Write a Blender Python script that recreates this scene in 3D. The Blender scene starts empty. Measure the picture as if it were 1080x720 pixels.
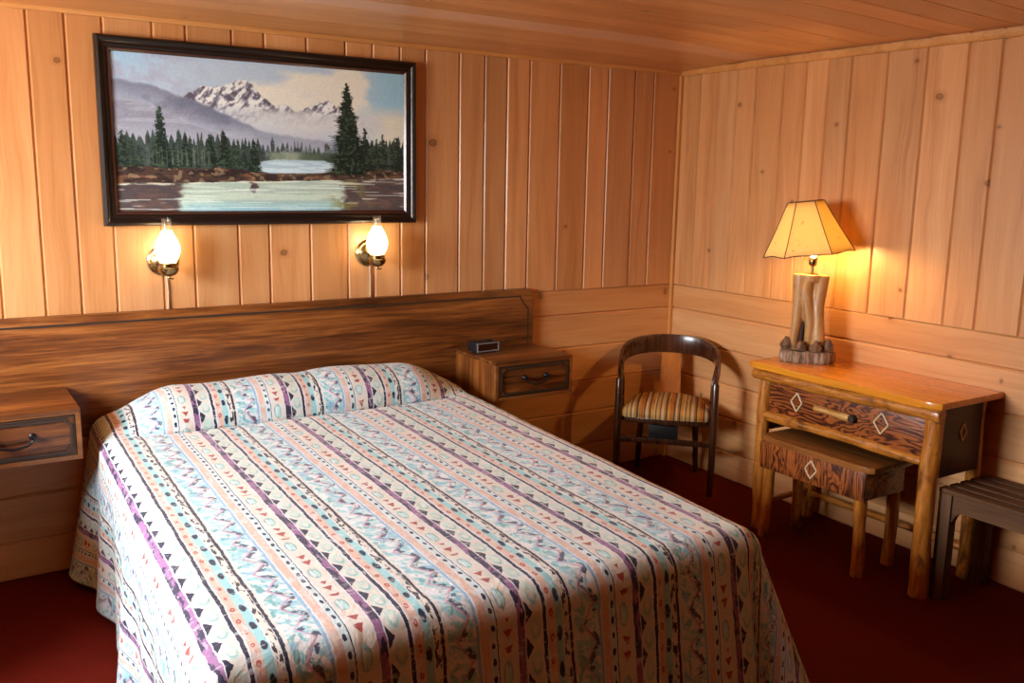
import bpy, bmesh, math, random
import numpy as np
from mathutils import Vector, Matrix, Quaternion
random.seed(11)
rng = np.random.default_rng(5)
SC = bpy.context.scene
COL = SC.collection
PI = math.pi

# ------------------------------------------------------------------ node helpers
class NT:
    def __init__(s, name):
        s.m = bpy.data.materials.new(name); s.m.use_nodes = True
        s.t = s.m.node_tree; s.t.nodes.clear()
        s.out = s.t.nodes.new('ShaderNodeOutputMaterial')
    def n(s, typ, **kw):
        nd = s.t.nodes.new(typ)
        for k, v in kw.items(): setattr(nd, k, v)
        return nd
    def put(s, sock, v):
        if v is None: return
        if isinstance(v, bpy.types.NodeSocket): s.t.links.new(v, sock)
        elif isinstance(v, (tuple, list)) and len(v) == 3 and sock.type == 'RGBA': sock.default_value = (*v, 1)
        else: sock.default_value = v
    def M(s, op, a, b=None, c=None, clamp=False):
        nd = s.n('ShaderNodeMath', operation=op); nd.use_clamp = clamp
        for i, v in enumerate((a, b, c)): s.put(nd.inputs[i], v)
        return nd.outputs[0]
    def add(s, a, b): return s.M('ADD', a, b)
    def sub(s, a, b): return s.M('SUBTRACT', a, b)
    def mul(s, a, b): return s.M('MULTIPLY', a, b)
    def frac(s, a): return s.M('FRACT', a)
    def step(s, a, lo, hi):      # smooth 0..1 between lo and hi
        nd = s.n('ShaderNodeMapRange', interpolation_type='SMOOTHSTEP')
        s.put(nd.inputs['Value'], a); nd.inputs['From Min'].default_value = lo; nd.inputs['From Max'].default_value = hi
        return nd.outputs[0]
    def band(s, a, lo, hi, e):   # 1 inside [lo,hi]
        return s.mul(s.step(a, lo - e, lo + e), s.sub(1.0, s.step(a, hi - e, hi + e)))
    def mix(s, f, a, b, bt='MIX'):
        nd = s.n('ShaderNodeMix', data_type='RGBA', blend_type=bt)
        s.put(nd.inputs[0], f); s.put(nd.inputs[6], a); s.put(nd.inputs[7], b)
        return nd.outputs[2]
    def comb(s, x, y, z):
        nd = s.n('ShaderNodeCombineXYZ')
        for i, v in enumerate((x, y, z)): s.put(nd.inputs[i], v)
        return nd.outputs[0]
    def sep(s, v):
        nd = s.n('ShaderNodeSeparateXYZ'); s.put(nd.inputs[0], v); return nd.outputs
    def noise(s, vec, scale=1.0, detail=4.0, rough=.55, dist=0.0, out=0):
        nd = s.n('ShaderNodeTexNoise'); s.put(nd.inputs['Vector'], vec)
        nd.inputs['Scale'].default_value = scale; nd.inputs['Detail'].default_value = detail
        nd.inputs['Roughness'].default_value = rough; nd.inputs['Distortion'].default_value = dist
        return nd.outputs[out]
    def ramp(s, f, stops, interp='LINEAR'):
        nd = s.n('ShaderNodeValToRGB'); cr = nd.color_ramp; cr.interpolation = interp
        while len(cr.elements) < len(stops): cr.elements.new(.5)
        for e, (p, c) in zip(cr.elements, stops): e.position = p; e.color = (*c, 1)
        s.put(nd.inputs[0], f); return nd.outputs[0]
    def coord(s, which='Object'): return s.n('ShaderNodeTexCoord').outputs[which]
    def vmul(s, v, k):
        nd = s.n('ShaderNodeVectorMath', operation='MULTIPLY'); s.put(nd.inputs[0], v); nd.inputs[1].default_value = k
        return nd.outputs[0]
    def vadd(s, v, k):
        nd = s.n('ShaderNodeVectorMath', operation='ADD'); s.put(nd.inputs[0], v); s.put(nd.inputs[1], k)
        return nd.outputs[0]
    def attr(s, name, out='Fac'): return s.n('ShaderNodeAttribute', attribute_name=name).outputs[out]
    def bump(s, h, dist=.002, strength=1.0):
        nd = s.n('ShaderNodeBump'); s.put(nd.inputs['Height'], h); nd.inputs['Distance'].default_value = dist
        nd.inputs['Strength'].default_value = strength; return nd.outputs[0]
    def pbr(s, col, rough=.5, metal=0.0, spec=.5, coat=0.0, coat_rough=.15, normal=None, **kw):
        b = s.n('ShaderNodeBsdfPrincipled')
        s.put(b.inputs['Base Color'], col); s.put(b.inputs['Roughness'], rough); s.put(b.inputs['Metallic'], metal)
        s.put(b.inputs['Specular IOR Level'], spec); s.put(b.inputs['Coat Weight'], coat); s.put(b.inputs['Coat Roughness'], coat_rough)
        s.put(b.inputs['Normal'], normal)
        for k, v in kw.items(): s.put(b.inputs[k], v)
        s.t.links.new(b.outputs[0], s.out.inputs[0]); return s.m

def srgb(r, g, b):
    f = lambda c: (c / 255 / 12.92) if c / 255 <= .04045 else ((c / 255 + .055) / 1.055) ** 2.4
    return (f(r), f(g), f(b))

# ------------------------------------------------------------------ materials
def plank_pine(name, dark, mid, light, rough=.42, coat=.25, knots=1.0, spec=.4):
    """boards: UV = metres (along, across); face attribute 'rnd' is one random per board"""
    s = NT(name); u, v, _ = s.sep(s.coord('UV')); r = s.attr('rnd')
    off = s.mul(r, 37.0)
    wob = s.mul(s.sub(s.noise(s.comb(s.mul(u, 1.6), s.mul(v, 5.0), off), 1, 2), .5), .09)
    v2 = s.add(v, wob)
    broad = s.noise(s.comb(s.mul(u, .9), s.mul(v2, 14.0), off), 1, 4, .6, .4)
    fine = s.noise(s.comb(s.mul(u, 3.0), s.mul(v2, 130.0), off), 1, 5, .65)
    g = s.add(s.mul(broad, .62), s.mul(fine, .38))
    col = s.ramp(g, [(.22, dark), (.47, mid), (.75, light)])
    tint = s.add(.86, s.mul(s.frac(s.mul(r, 7.13)), .26))
    hue = s.mix(s.frac(s.mul(r, 3.7)), (1.03, .97, .88), (.98, 1.02, 1.08))
    col = s.mix(1.0, col, s.comb(tint, tint, tint), 'MULTIPLY'); col = s.mix(1.0, col, hue, 'MULTIPLY')
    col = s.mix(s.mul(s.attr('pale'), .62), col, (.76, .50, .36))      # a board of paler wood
    # knots
    vo = s.n('ShaderNodeTexVoronoi', voronoi_dimensions='2D', feature='F1')
    s.put(vo.inputs['Vector'], s.comb(s.add(u, s.mul(r, 9.0)), s.add(s.mul(v, .8), s.mul(r, 5.0)), 0.0)); vo.inputs['Scale'].default_value = 3.3
    cr, cg, cb = s.sep(vo.outputs['Color'])
    wd = s.add(vo.outputs['Distance'], s.mul(s.sub(s.noise(s.comb(s.mul(u, 40.), s.mul(v, 40.), off), 1, 2), .5), .03))
    on = s.step(cr, .50, .52)
    rad = s.add(.018, s.mul(cg, .034))
    ratio = s.M('DIVIDE', wd, rad)
    core = s.mul(on, s.sub(1.0, s.step(ratio, .75, 1.15)))
    ring = s.mul(on, s.band(ratio, .8, 1.1, .18)); halo = s.mul(on, s.sub(1.0, s.step(ratio, 1.0, 3.2)))
    col = s.mix(s.mul(halo, .35 * knots), col, dark)
    col = s.mix(s.mul(core, .55 * knots), col, tuple(c * .42 for c in dark))
    col = s.mix(s.mul(ring, .6 * knots), col, tuple(c * .2 for c in dark))
    nrm = s.bump(fine, .0006, .5)
    return s.pbr(col, s.add(rough - .05, s.mul(fine, .14)), spec=spec, coat=coat, coat_rough=.22, normal=nrm)

def solid_wood(name, dark, mid, light, axis=0, scale=1.0, rough=.4, coat=.2, contrast=1.0, rings=0.0, spec=.4, seed=0.0):
    s = NT(name); o = s.vadd(s.coord('Object'), (seed, seed * .7, seed * 1.3))
    k = [9.0 * scale] * 3; k[axis] = .9 * scale
    p = s.vmul(o, tuple(k))
    a = s.noise(p, 1.0, 5, .62, .9)
    k2 = [75.0 * scale] * 3; k2[axis] = 2.2 * scale
    b = s.noise(s.vmul(o, tuple(k2)), 1.0, 4, .6, .2)
    f = s.add(s.mul(a, .66), s.mul(b, .34))
    if rings:
        w = s.frac(s.mul(a, 7.0)); f = s.add(s.mul(f, 1 - rings), s.mul(s.M('ABSOLUTE', s.sub(s.mul(w, 2.0), 1.0)), rings))
    h = .20 / contrast
    col = s.ramp(f, [(.5 - h, dark), (.5, mid), (.5 + h, light)])
    return s.pbr(col, s.add(rough - .06, s.mul(b, .14)), spec=spec, coat=coat, coat_rough=.18, normal=s.bump(b, .0008, .5))

def log_wood(name, base, light, bark, axis=2):
    s = NT(name); o = s.coord('Object')
    k = [14.0] * 3; k[axis] = 5.0
    a = s.noise(s.vmul(o, tuple(k)), 1, 5, .65, .6)
    k2 = [60.0] * 3; k2[axis] = 9.0
    b = s.noise(s.vmul(o, tuple(k2)), 1, 4, .6)
    col = s.ramp(b, [(.32, base), (.62, light)])
    col = s.mix(s.mul(s.step(a, .52, .66), .85), col, bark)
    sp = s.noise(s.vmul(o, (70., 70., 70.)), 1, 2)
    col = s.mix(s.mul(s.step(sp, .60, .70), .55), col, bark)
    return s.pbr(col, .36, coat=.35, coat_rough=.2, normal=s.bump(a, .003, .6))

def plain(name, col, rough=.5, metal=0.0, spec=.5, coat=0.0, bumpk=0.0, vary=.12):
    s = NT(name); o = s.coord('Object'); n = s.noise(s.vmul(o, (28., 28., 28.)), 1, 4)
    f = s.add(1 - vary / 2, s.mul(s.sub(n, .5), vary * 2))
    c = s.mix(1.0, col, s.comb(f, f, f), 'MULTIPLY')
    return s.pbr(c, s.add(rough - .05, s.mul(n, .1)), metal, spec, coat, normal=s.bump(n, .001, bumpk) if bumpk else None)

PINE_D, PINE_M, PINE_L = (.37, .135, .040), (.57, .265, .100), (.68, .37, .165)
m_wall = plank_pine('knotty_pine_boards', PINE_D, PINE_M, PINE_L, rough=.40)
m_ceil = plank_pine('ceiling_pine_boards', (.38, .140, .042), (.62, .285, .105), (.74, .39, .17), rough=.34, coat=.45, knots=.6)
m_trim = solid_wood('pine_trim', (.42, .17, .045), (.60, .27, .08), (.70, .36, .13), axis=0, rough=.35)
m_trimz = solid_wood('pine_trim_upright', (.42, .17, .045), (.60, .27, .08), (.70, .36, .13), axis=2, rough=.35)

def carpet():
    s = NT('red_carpet'); o = s.coord('Object')
    a = s.noise(s.vmul(o, (2.2, 2.2, 2.2)), 1, 4); b = s.noise(s.vmul(o, (260., 260., 260.)), 1, 3)
    col = s.mix(s.mul(a, .8), (.10, .0055, .0016), (.19, .014, .003)); col = s.mix(s.step(b, .35, .7), s.mix(.5, col, (.05, .003, .002)), col)
    return s.pbr(col, .95, spec=.1, normal=s.bump(b, .006, .8))
m_carpet = carpet()

WAL_D, WAL_M, WAL_L = (.026, .007, .0016), (.15, .044, .0085), (.33, .115, .024)
m_walnut = solid_wood('walnut_veneer', WAL_D, WAL_M, WAL_L, axis=0, scale=1.5, rough=.36, coat=.2, contrast=1.35)
m_walnut_y = solid_wood('walnut_side_veneer', WAL_D, WAL_M, WAL_L, axis=2, scale=1.2, rough=.36, coat=.15, contrast=1.2)
m_walnut_edge = solid_wood('walnut_edge_banding', (.09, .028, .006), (.18, .062, .014), (.28, .105, .026), axis=0, rough=.35)
m_molding = plain('dark_molding', (.040, .022, .013), .42, spec=.5)
m_iron = plain('black_iron', (.012, .012, .014), .32, metal=.5, spec=.6)
m_frame = plain('dark_frame_lacquer', (.011, .005, .004), .34, spec=.35, coat=.15, vary=.3)
m_frame_in = plain('frame_inner_lip', (.055, .016, .009), .3, spec=.5, coat=.2)
m_brass = plain('antique_brass', (.42, .30, .14), .24, metal=1.0, vary=.2)
m_cord = plain('pale_cord', (.55, .42, .27), .5)
m_black = plain('black_plastic', (.010, .010, .011), .35)
m_bezel = plain('grey_bezel', (.22, .22, .23), .4)
m_display = plain('dark_red_display', (.018, .003, .004), .12, spec=.6)
m_darkwood = solid_wood('dark_chair_wood', (.014, .004, .002), (.044, .013, .005), (.085, .028, .010), axis=2, rough=.26, coat=.5)
m_splat = solid_wood('chair_splat_wood', (.16, .045, .005), (.36, .108, .012), (.48, .165, .022), axis=2, rough=.3, coat=.3)
m_benchwood = solid_wood('weathered_bench_wood', (.030, .012, .004), (.095, .039, .014), (.17, .080, .032), axis=1, rough=.6, coat=.0, spec=.25)
m_benchwood_z = solid_wood('weathered_bench_leg_wood', (.030, .012, .004), (.095, .039, .014), (.17, .080, .032), axis=2, rough=.6, coat=.0, spec=.25)
m_desktop = solid_wood('orange_varnished_slab', (.46, .13, .008), (.67, .225, .013), (.78, .31, .024), axis=1, scale=.9, rough=.25, coat=.6, contrast=1.1)
m_log_z = log_wood('peeled_log_upright', (.31, .088, .009), (.54, .20, .025), (.10, .025, .004), 2)
m_log_y = log_wood('peeled_log_rail', (.31, .088, .009), (.54, .20, .025), (.10, .025, .004), 1)
m_log_x = log_wood('peeled_log_side', (.31, .088, .009), (.54, .20, .025), (.10, .025, .004), 0)
m_stooltop = solid_wood('stool_slab', (.10, .030, .007), (.22, .075, .017), (.36, .14, .034), axis=1, rough=.28, coat=.5)
m_sidewood = solid_wood('shade_darkened_side', (.012, .004, .002), (.045, .012, .005), (.085, .025, .009), axis=2, rough=.45, coat=.1)  # red-brown side panels, shade under the desk top put into the colour
m_pale_log = log_wood('pale_handle_log', (.50, .24, .055), (.70, .42, .14), (.30, .11, .025), 1)
m_twig = plain('pale_twig', (.66, .46, .26), .5)

def fir_ply(name, axis):
    s = NT(name); o = s.coord('Object')
    k = [13.0] * 3; k[axis] = 3.2; k[0] = 5.0
    a = s.noise(s.vmul(o, tuple(k)), 1, 3, .5, .7)
    w = s.M('ABSOLUTE', s.sub(s.mul(s.frac(s.mul(a, 11.0)), 2.0), 1.0))
    b = s.noise(s.vmul(o, (60., 60., 60.)), 1, 3)
    f = s.add(s.mul(w, .8), s.mul(b, .2))
    col = s.ramp(f, [(.18, (.045, .010, .003)), (.40, (.17, .040, .009)), (.8, (.33, .090, .018))])
    return s.pbr(col, .34, coat=.4, coat_rough=.2, normal=s.bump(w, .001, .4))
m_ply = fir_ply('stained_fir_plywood', 1)
m_ply_z = fir_ply('stained_fir_plywood_upright', 2)

def trunk_wood():
    s = NT('peeled_driftwood'); o = s.coord('Object')
    a = s.noise(s.vmul(o, (24., 24., 5.)), 1, 4, .6, .5); b = s.noise(s.vmul(o, (9., 9., 6.)), 1, 3)
    col = s.ramp(a, [(.3, (.34, .155, .045)), (.6, (.52, .29, .105))])
    col = s.mix(s.mul(s.step(b, .60, .72), .8), col, (.20, .075, .024))
    return s.pbr(col, .4, coat=.2, normal=s.bump(a, .002, .6))
m_trunk = trunk_wood()
m_bark = plain('dark_bark', (.045, .020, .011), .8, bumpk=.8, vary=.6)

def slab_bark():
    s = NT('bark_edge'); o = s.coord('Object')
    a = s.noise(s.vmul(o, (55., 55., 9.)), 1, 4, .6, .6)
    col = s.ramp(a, [(.3, (.05, .024, .014)), (.48, (.22, .125, .07)), (.66, (.50, .37, .24))])
    return s.pbr(col, .7, normal=s.bump(a, .006, .9))
m_slabbark = slab_bark()
m_cone = plain('pinecone_scales', (.40, .20, .085), .6, vary=.7)

def shade_mat():
    s = NT('parchment_shade'); o = s.coord('Object')
    n = s.noise(s.vmul(o, (7., 7., 7.)), 1, 4); sp = s.noise(s.vmul(o, (45., 45., 45.)), 1, 2)
    col = s.mix(n, (.88, .70, .36), (.93, .80, .50)); col = s.mix(s.mul(s.step(sp, .66, .72), .5), col, (.45, .25, .08))
    d = s.n('ShaderNodeBsdfDiffuse'); s.put(d.inputs[0], col)
    t = s.n('ShaderNodeBsdfTranslucent'); s.put(t.inputs[0], col)
    mx = s.n('ShaderNodeMixShader'); mx.inputs[0].default_value = .66
    s.t.links.new(d.outputs[0], mx.inputs[1]); s.t.links.new(t.outputs[0], mx.inputs[2]); s.t.links.new(mx.outputs[0], s.out.inputs[0])
    return s.m
m_shade = shade_mat()

def glass_mat(name, tr, tl, tint=(1, 1, 1)):
    s = NT(name)
    n = s.noise(s.vmul(s.coord('Object'), (40., 40., 40.)), 1, 2)
    a = s.n('ShaderNodeBsdfTransparent'); s.put(a.inputs[0], tint)
    b = s.n('ShaderNodeBsdfTranslucent'); s.put(b.inputs[0], (.95, .92, .85))
    c = s.n('ShaderNodeBsdfGlossy'); s.put(c.inputs['Roughness'], s.add(.04, s.mul(n, .03)))
    m1 = s.n('ShaderNodeMixShader'); m1.inputs[0].default_value = tl
    s.t.links.new(a.outputs[0], m1.inputs[1]); s.t.links.new(b.outputs[0], m1.inputs[2])
    fr = s.n('ShaderNodeLayerWeight'); fr.inputs[0].default_value = .5
    fac = s.add(.03, s.mul(s.M('POWER', fr.outputs['Facing'], 4.0), .6))
    m2 = s.n('ShaderNodeMixShader'); s.put(m2.inputs[0], fac)
    s.t.links.new(m1.outputs[0], m2.inputs[1]); s.t.links.new(c.outputs[0], m2.inputs[2]); s.t.links.new(m2.outputs[0], s.out.inputs[0])
    return s.m
m_frost = glass_mat('frosted_chimney_glass', .5, .55)
m_clear = glass_mat('clear_chimney_glass', .9, .08)
m_pane = glass_mat('window_glass', 1, 0.0)

def emit(name, col, k):
    s = NT(name); n = s.noise(s.vmul(s.coord('Object'), (20., 20., 20.)), 1, 1)
    e = s.n('ShaderNodeEmission'); s.put(e.inputs[0], s.mix(n, col, tuple(min(1, c * 1.03) for c in col))); e.inputs[1].default_value = k
    s.t.links.new(e.outputs[0], s.out.inputs[0]); return s.m
m_bulb = emit('lit_sconce_bulb', (1.0, .76, .41), 340.0)
m_bulb2 = emit('lit_lamp_bulb', (1.0, .60, .20), 310.0)

def seat_fabric():
    s = NT('striped_seat_fabric'); o = s.coord('Object'); x, y, z = s.sep(o)
    x = s.add(x, s.mul(s.sub(s.noise(s.vmul(o, (8., 30., 8.)), 1, 2), .5), .004))
    f = s.frac(s.mul(s.add(x, .5), 6.6))
    C = [(.55, .36, .12), (.24, .10, .025), (.60, .45, .24), (.40, .19, .04), (.06, .035, .03), (.58, .33, .08), (.50, .17, .022), (.09, .05, .035), (.62, .50, .28), (.35, .17, .04), (.05, .03, .03), (.55, .28, .05), (.60, .42, .2), (.2, .09, .03)]
    P = [0, .10, .15, .25, .31, .36, .44, .57, .62, .70, .76, .80, .90, .96]
    col = s.ramp(f, list(zip(P, C)), 'CONSTANT')
    b = s.noise(s.vmul(o, (260., 260., 260.)), 1, 2)
    th = s.noise(s.comb(s.mul(x, 170.), s.mul(y, 6.), 0.), 1, 2)
    col = s.mix(s.mul(s.step(th, .50, .66), .6), col, (.11, .055, .02))
    col = s.mix(1.0, col, (.80, .74, .72), 'MULTIPLY')
    return s.pbr(col, .85, spec=.2, normal=s.bump(b, .002, .6))
m_seat = seat_fabric()

def painting_mat():
    s = NT('oil_painting_surface'); c = s.attr('paint', 'Color')
    n = s.noise(s.vmul(s.coord('Object'), (90., 90., 160.)), 1, 3)
    return s.pbr(c, .38, spec=.35, normal=s.bump(n, .0006, .5))
m_paint = painting_mat()

def spread_mat():
    s = NT('patterned_bedspread_cotton'); u, v, _ = s.sep(s.coord('UV'))
    PER = .362
    wob = s.mul(s.sub(s.noise(s.comb(s.mul(u, 9.), s.mul(v, 7.), 0.), 1, 3), .5), .034)
    q = s.M('DIVIDE', s.add(u, 40 * PER), PER)
    rag = s.mul(s.sub(s.noise(s.comb(s.mul(u, 70.), s.mul(v, 45.), 8.), 1, 3, .6), .5), .022)
    p = s.frac(s.add(s.add(q, wob), rag))
    cell = s.M('FLOOR', q)
    vv = s.add(s.add(v, s.mul(cell, .057)), s.mul(s.sub(s.noise(s.comb(s.mul(u, 22.), s.mul(v, 22.), 3.), 1, 4, .65), .5), .026))
    WHITE, CREAM, PEACH, AQUA, NAVY = (.69, .73, .76), (.66, .655, .60), (.64, .46, .38), (.31, .60, .64), (.022, .026, .060)
    PURP, BLUE, RED, TEAL, PALEB = (.27, .13, .27), (.26, .46, .66), (.36, .075, .07), (.13, .37, .39), (.60, .72, .76)
    st = [(0, NAVY), (.010, CREAM), (.03, WHITE), (.245, BLUE), (.268, WHITE), (.278, PEACH), (.34, WHITE), (.347, PALEB), (.398, NAVY), (.404, WHITE), (.416, CREAM),
          (.555, WHITE), (.565, PURP), (.625, WHITE), (.634, CREAM), (.755, WHITE), (.766, NAVY), (.796, WHITE), (.808, PEACH), (.868, AQUA), (.928, WHITE), (.938, CREAM), (.985, NAVY)]
    col = s.ramp(p, st, 'CONSTANT')
    stroke = s.noise(s.comb(s.mul(u, 60.), s.mul(v, 16.), 1.), 1, 4, .6, .5)
    streak = s.noise(s.comb(s.mul(u, 22.), s.mul(v, 60.), 5.), 1, 3, .6, .8)
    fl = s.frac
    tri = lambda per: s.M('ABSOLUTE', s.sub(s.mul(fl(s.M('DIVIDE', vv, per)), 2.0), 1.0))      # 1..0..1
    lay = lambda c, mask, k=1.0: s.mix(s.mul(mask, k) if k != 1.0 else mask, col, c)
    # zig-zag zone
    zone = s.band(p, .035, .243, .004)
    diag = s.noise(s.comb(s.add(s.mul(u, 20.), s.mul(v, 12.)), s.sub(s.mul(v, 34.), s.mul(u, 26.)), 2.), 1, 4, .6, .5)
    col = lay(AQUA, s.mul(zone, s.step(diag, .46, .54)))
    col = lay(BLUE, s.mul(zone, s.step(diag, .57, .63)), .9)
    col = lay(TEAL, s.mul(s.mul(zone, s.step(s.noise(s.comb(s.mul(u, 34.), s.mul(v, 22.), 9.), 1, 2, .5, .6), .57, .62)), s.sub(1.0, s.step(p, .12, .15))), .8)
    zz = s.add(.10, s.mul(tri(.105), .105))
    dz = s.sub(p, zz)
    darkm = s.mul(s.mul(zone, s.band(dz, .012, .060, .006)), s.step(s.noise(s.comb(s.mul(u, 40.), s.mul(v, 40.), 4.), 1, 3), .47, .54))
    col = lay((.05, .045, .10), darkm, .92)
    col = lay((.60, .38, .50), s.mul(zone, s.band(dz, -.008, .006, .004)))
    col = lay(PURP, s.mul(zone, s.band(dz, .006, .013, .003)), .8)
    # row of dots in the pale stripe
    def dot(c, pc, per, rp, rv, sh=0.0, mask=None, k=1.0):
        nonlocal col
        fv = s.sub(fl(s.add(s.M('DIVIDE', vv, per), sh)), .5)
        d = s.add(s.M('POWER', s.M('DIVIDE', s.M('ABSOLUTE', s.sub(p, pc)), rp), 2.0), s.M('POWER', s.M('DIVIDE', s.M('ABSOLUTE', fv), rv), 2.0))
        m = s.sub(1.0, s.step(d, .75, 1.15))
        if mask is not None: m = s.mul(m, mask)
        col = lay(c, m, k)
    dot(NAVY, .372, .042, .014, .22)
    col = lay(AQUA, s.mul(s.band(p, .350, .396, .003), s.step(stroke, .53, .6)), .6)
    dot(NAVY, .372, .042, .014, .22, .03)
    # leaf / red triangle zone
    gate = s.step(fl(s.M('DIVIDE', vv, .19)), .44, .46)
    ngate = s.sub(1.0, gate)
    z2 = s.band(p, .418, .553, .003)
    col = lay((.74, .52, .38), s.mul(z2, s.step(stroke, .54, .62)), .55)
    dot(TEAL, .475, .19, .042, .17, -.22, None, .75); dot(PALEB, .462, .19, .014, .13, -.22); dot((.42, .68, .66), .488, .19, .016, .12, -.24)
    f3 = fl(s.M('DIVIDE', vv, .0418)); 
    tw = s.sub(s.mul(s.sub(1.0, f3), .055), s.M('ABSOLUTE', s.sub(p, .485)))
    col = lay(RED, s.mul(s.mul(s.step(tw, -.002, .004), s.step(f3, .28, .34)), ngate))
    # purple stripe with navy daubs
    z3 = s.band(p, .566, .625, .003)
    daub = s.noise(s.comb(s.mul(u, 30.), s.mul(v, 11.), 7.), 1, 3, .6)
    col = lay(NAVY, s.mul(z3, s.step(daub, .50, .55)), .95)
    col = lay((.50, .34, .50), s.mul(z3, s.step(stroke, .60, .66)), .8)
    # cream zone: swirls and navy triangles
    fv = s.sub(fl(s.M('DIVIDE', vv, .088)), .5)
    rr = s.M('SQRT', s.add(s.M('POWER', s.M('ABSOLUTE', s.M('DIVIDE', s.sub(p, .708), .050)), 2.0), s.M('POWER', s.M('ABSOLUTE', s.M('DIVIDE', fv, .40)), 2.0)))
    z4 = s.band(p, .640, .757, .003)
    col = lay((.45, .66, .62), s.mul(z4, s.band(rr, .35, .95, .16)), .75)
    col = lay(TEAL, s.mul(s.mul(z4, s.band(rr, .5, .75, .06)), s.step(fv, -.1, .1)), .55)
    f5 = s.add(fv, .5); f5 = fl(s.add(f5, .5))
    tw2 = s.sub(s.sub(.055, s.mul(s.M('ABSOLUTE', s.sub(f5, .5)), .16)), s.sub(p, .634))
    col = lay(NAVY, s.mul(s.mul(s.step(tw2, -.003, .003), s.step(p, .632, .637)), s.sub(1.0, s.step(p, .70, .71))))
    # navy stripe broken white
    col = lay(WHITE, s.mul(s.band(p, .766, .796, .002), s.step(stroke, .62, .68)), .6)
    # peach stripe red dots, aqua stripe navy ovals, leopard
    dot(RED, .838, .060, .016, .17); dot((.60, .30, .22), .838, .060, .007, .07)
    col = lay(WHITE, s.mul(s.band(p, .81, .866, .002), s.step(stroke, .50, .62)), .55)
    col = lay(WHITE, s.mul(s.band(p, .28, .34, .002), s.step(stroke, .48, .62)), .55)
    dot(NAVY, .900, .094, .022, .21, .2)
    leo = s.noise(s.comb(s.mul(u, 75.), s.mul(v, 30.), 6.), 1, 3, .6)
    col = lay((.04, .035, .05), s.mul(s.band(p, .938, .984, .002), s.step(leo, .51, .56)))
    # brushy white everywhere
    col = lay(WHITE, s.step(streak, .56, .70), .55)
    fine = s.noise(s.comb(s.mul(u, 500.), s.mul(v, 500.), 0.), 1, 2)
    wr = s.noise(s.comb(s.mul(u, 16.), s.mul(v, 16.), 0.), 1, 4, .6, .6)
    h = s.add(s.mul(wr, 1.0), s.mul(fine, .05))
    return s.pbr(col, .52, spec=.25, normal=s.bump(h, .010, .55), **{'Sheen Weight': .15})
m_spread = spread_mat()
m_mattress = plain('mattress_ticking', (.6, .58, .54), .8)

# ------------------------------------------------------------------ mesh helpers
def finish(bm, name, mat, parent=None, origin=None, sharp=.7, smooth=True):
    bmesh.ops.recalc_face_normals(bm, faces=bm.faces)
    if smooth:
        for f in bm.faces: f.smooth = True
        for e in bm.edges:
            if len(e.link_faces) == 2 and e.calc_face_angle(0) > sharp: e.smooth = False
    me = bpy.data.meshes.new(name)
    o = bpy.data.objects.new(name, me); COL.objects.link(o)
    if parent is not None:
        w = Vector((0, 0, 0)); p = parent
        while p is not None: w += Vector(p.get('_o', (0, 0, 0))) if False else Vector((0, 0, 0)); p = p.parent
        o.parent = parent
    if origin is not None:
        bmesh.ops.translate(bm, verts=bm.verts, vec=-Vector(origin)); o.location = origin
    bm.to_mesh(me); bm.free()
    me.materials.append(mat)
    return o

def B(): return bmesh.new()

def box(bm, a, b, bev=0.0, seg=2):
    x0, y0, z0 = [min(i, j) for i, j in zip(a, b)]; x1, y1, z1 = [max(i, j) for i, j in zip(a, b)]
    vs = [bm.verts.new(p) for p in ((x0, y0, z0), (x1, y0, z0), (x1, y1, z0), (x0, y1, z0), (x0, y0, z1), (x1, y0, z1), (x1, y1, z1), (x0, y1, z1))]
    fs = [bm.faces.new([vs[i] for i in f]) for f in ((3, 2, 1, 0), (4, 5, 6, 7), (0, 1, 5, 4), (1, 2, 6, 5), (2, 3, 7, 6), (3, 0, 4, 7))]
    if bev > 0:
        es = list({e for f in fs for e in f.edges})
        bmesh.ops.bevel(bm, geom=es, offset=bev, segments=seg, profile=.6, affect='EDGES', clamp_overlap=True)
    return bm

def prism(bm, poly, axis, a, b, bev=0.0):
    """extrude a 2-D polygon along an axis; polygon axes are the other two in xyz order"""
    def P(p, t):
        if axis == 0: return (t, p[0], p[1])
        if axis == 1: return (p[0], t, p[1])
        return (p[0], p[1], t)
    va = [bm.verts.new(P(p, a)) for p in poly]; vb = [bm.verts.new(P(p, b)) for p in poly]
    n = len(poly); fs = [bm.faces.new(va), bm.faces.new(vb[::-1])]
    for i in range(n): fs.append(bm.faces.new((va[i], va[(i + 1) % n], vb[(i + 1) % n], vb[i])))
    if bev > 0:
        es = list(fs[0].edges) + list(fs[1].edges)
        bmesh.ops.bevel(bm, geom=es, offset=bev, segments=2, profile=.6, affect='EDGES', clamp_overlap=True)
    return bm

def lathe(bm, prof, c=(0, 0, 0), seg=32, axis='z'):
    rings = []
    for r, h in prof:
        ring = []
        for k in range(seg):
            t = 2 * PI * k / seg; x, y = r * math.cos(t), r * math.sin(t)
            p = (x, y, h) if axis == 'z' else ((x, -h, y) if axis == 'y' else (h, x, y))
            ring.append(bm.verts.new((p[0] + c[0], p[1] + c[1], p[2] + c[2])))
        rings.append(ring)
    for i in range(len(rings) - 1):
        for k in range(seg):
            bm.faces.new((rings[i][k], rings[i][(k + 1) % seg], rings[i + 1][(k + 1) % seg], rings[i + 1][k]))
    if prof[0][0] > 1e-5: bm.faces.new(rings[0][::-1])
    if prof[-1][0] > 1e-5: bm.faces.new(rings[-1])
    bmesh.ops.remove_doubles(bm, verts=bm.verts, dist=1e-6)
    return bm

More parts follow.
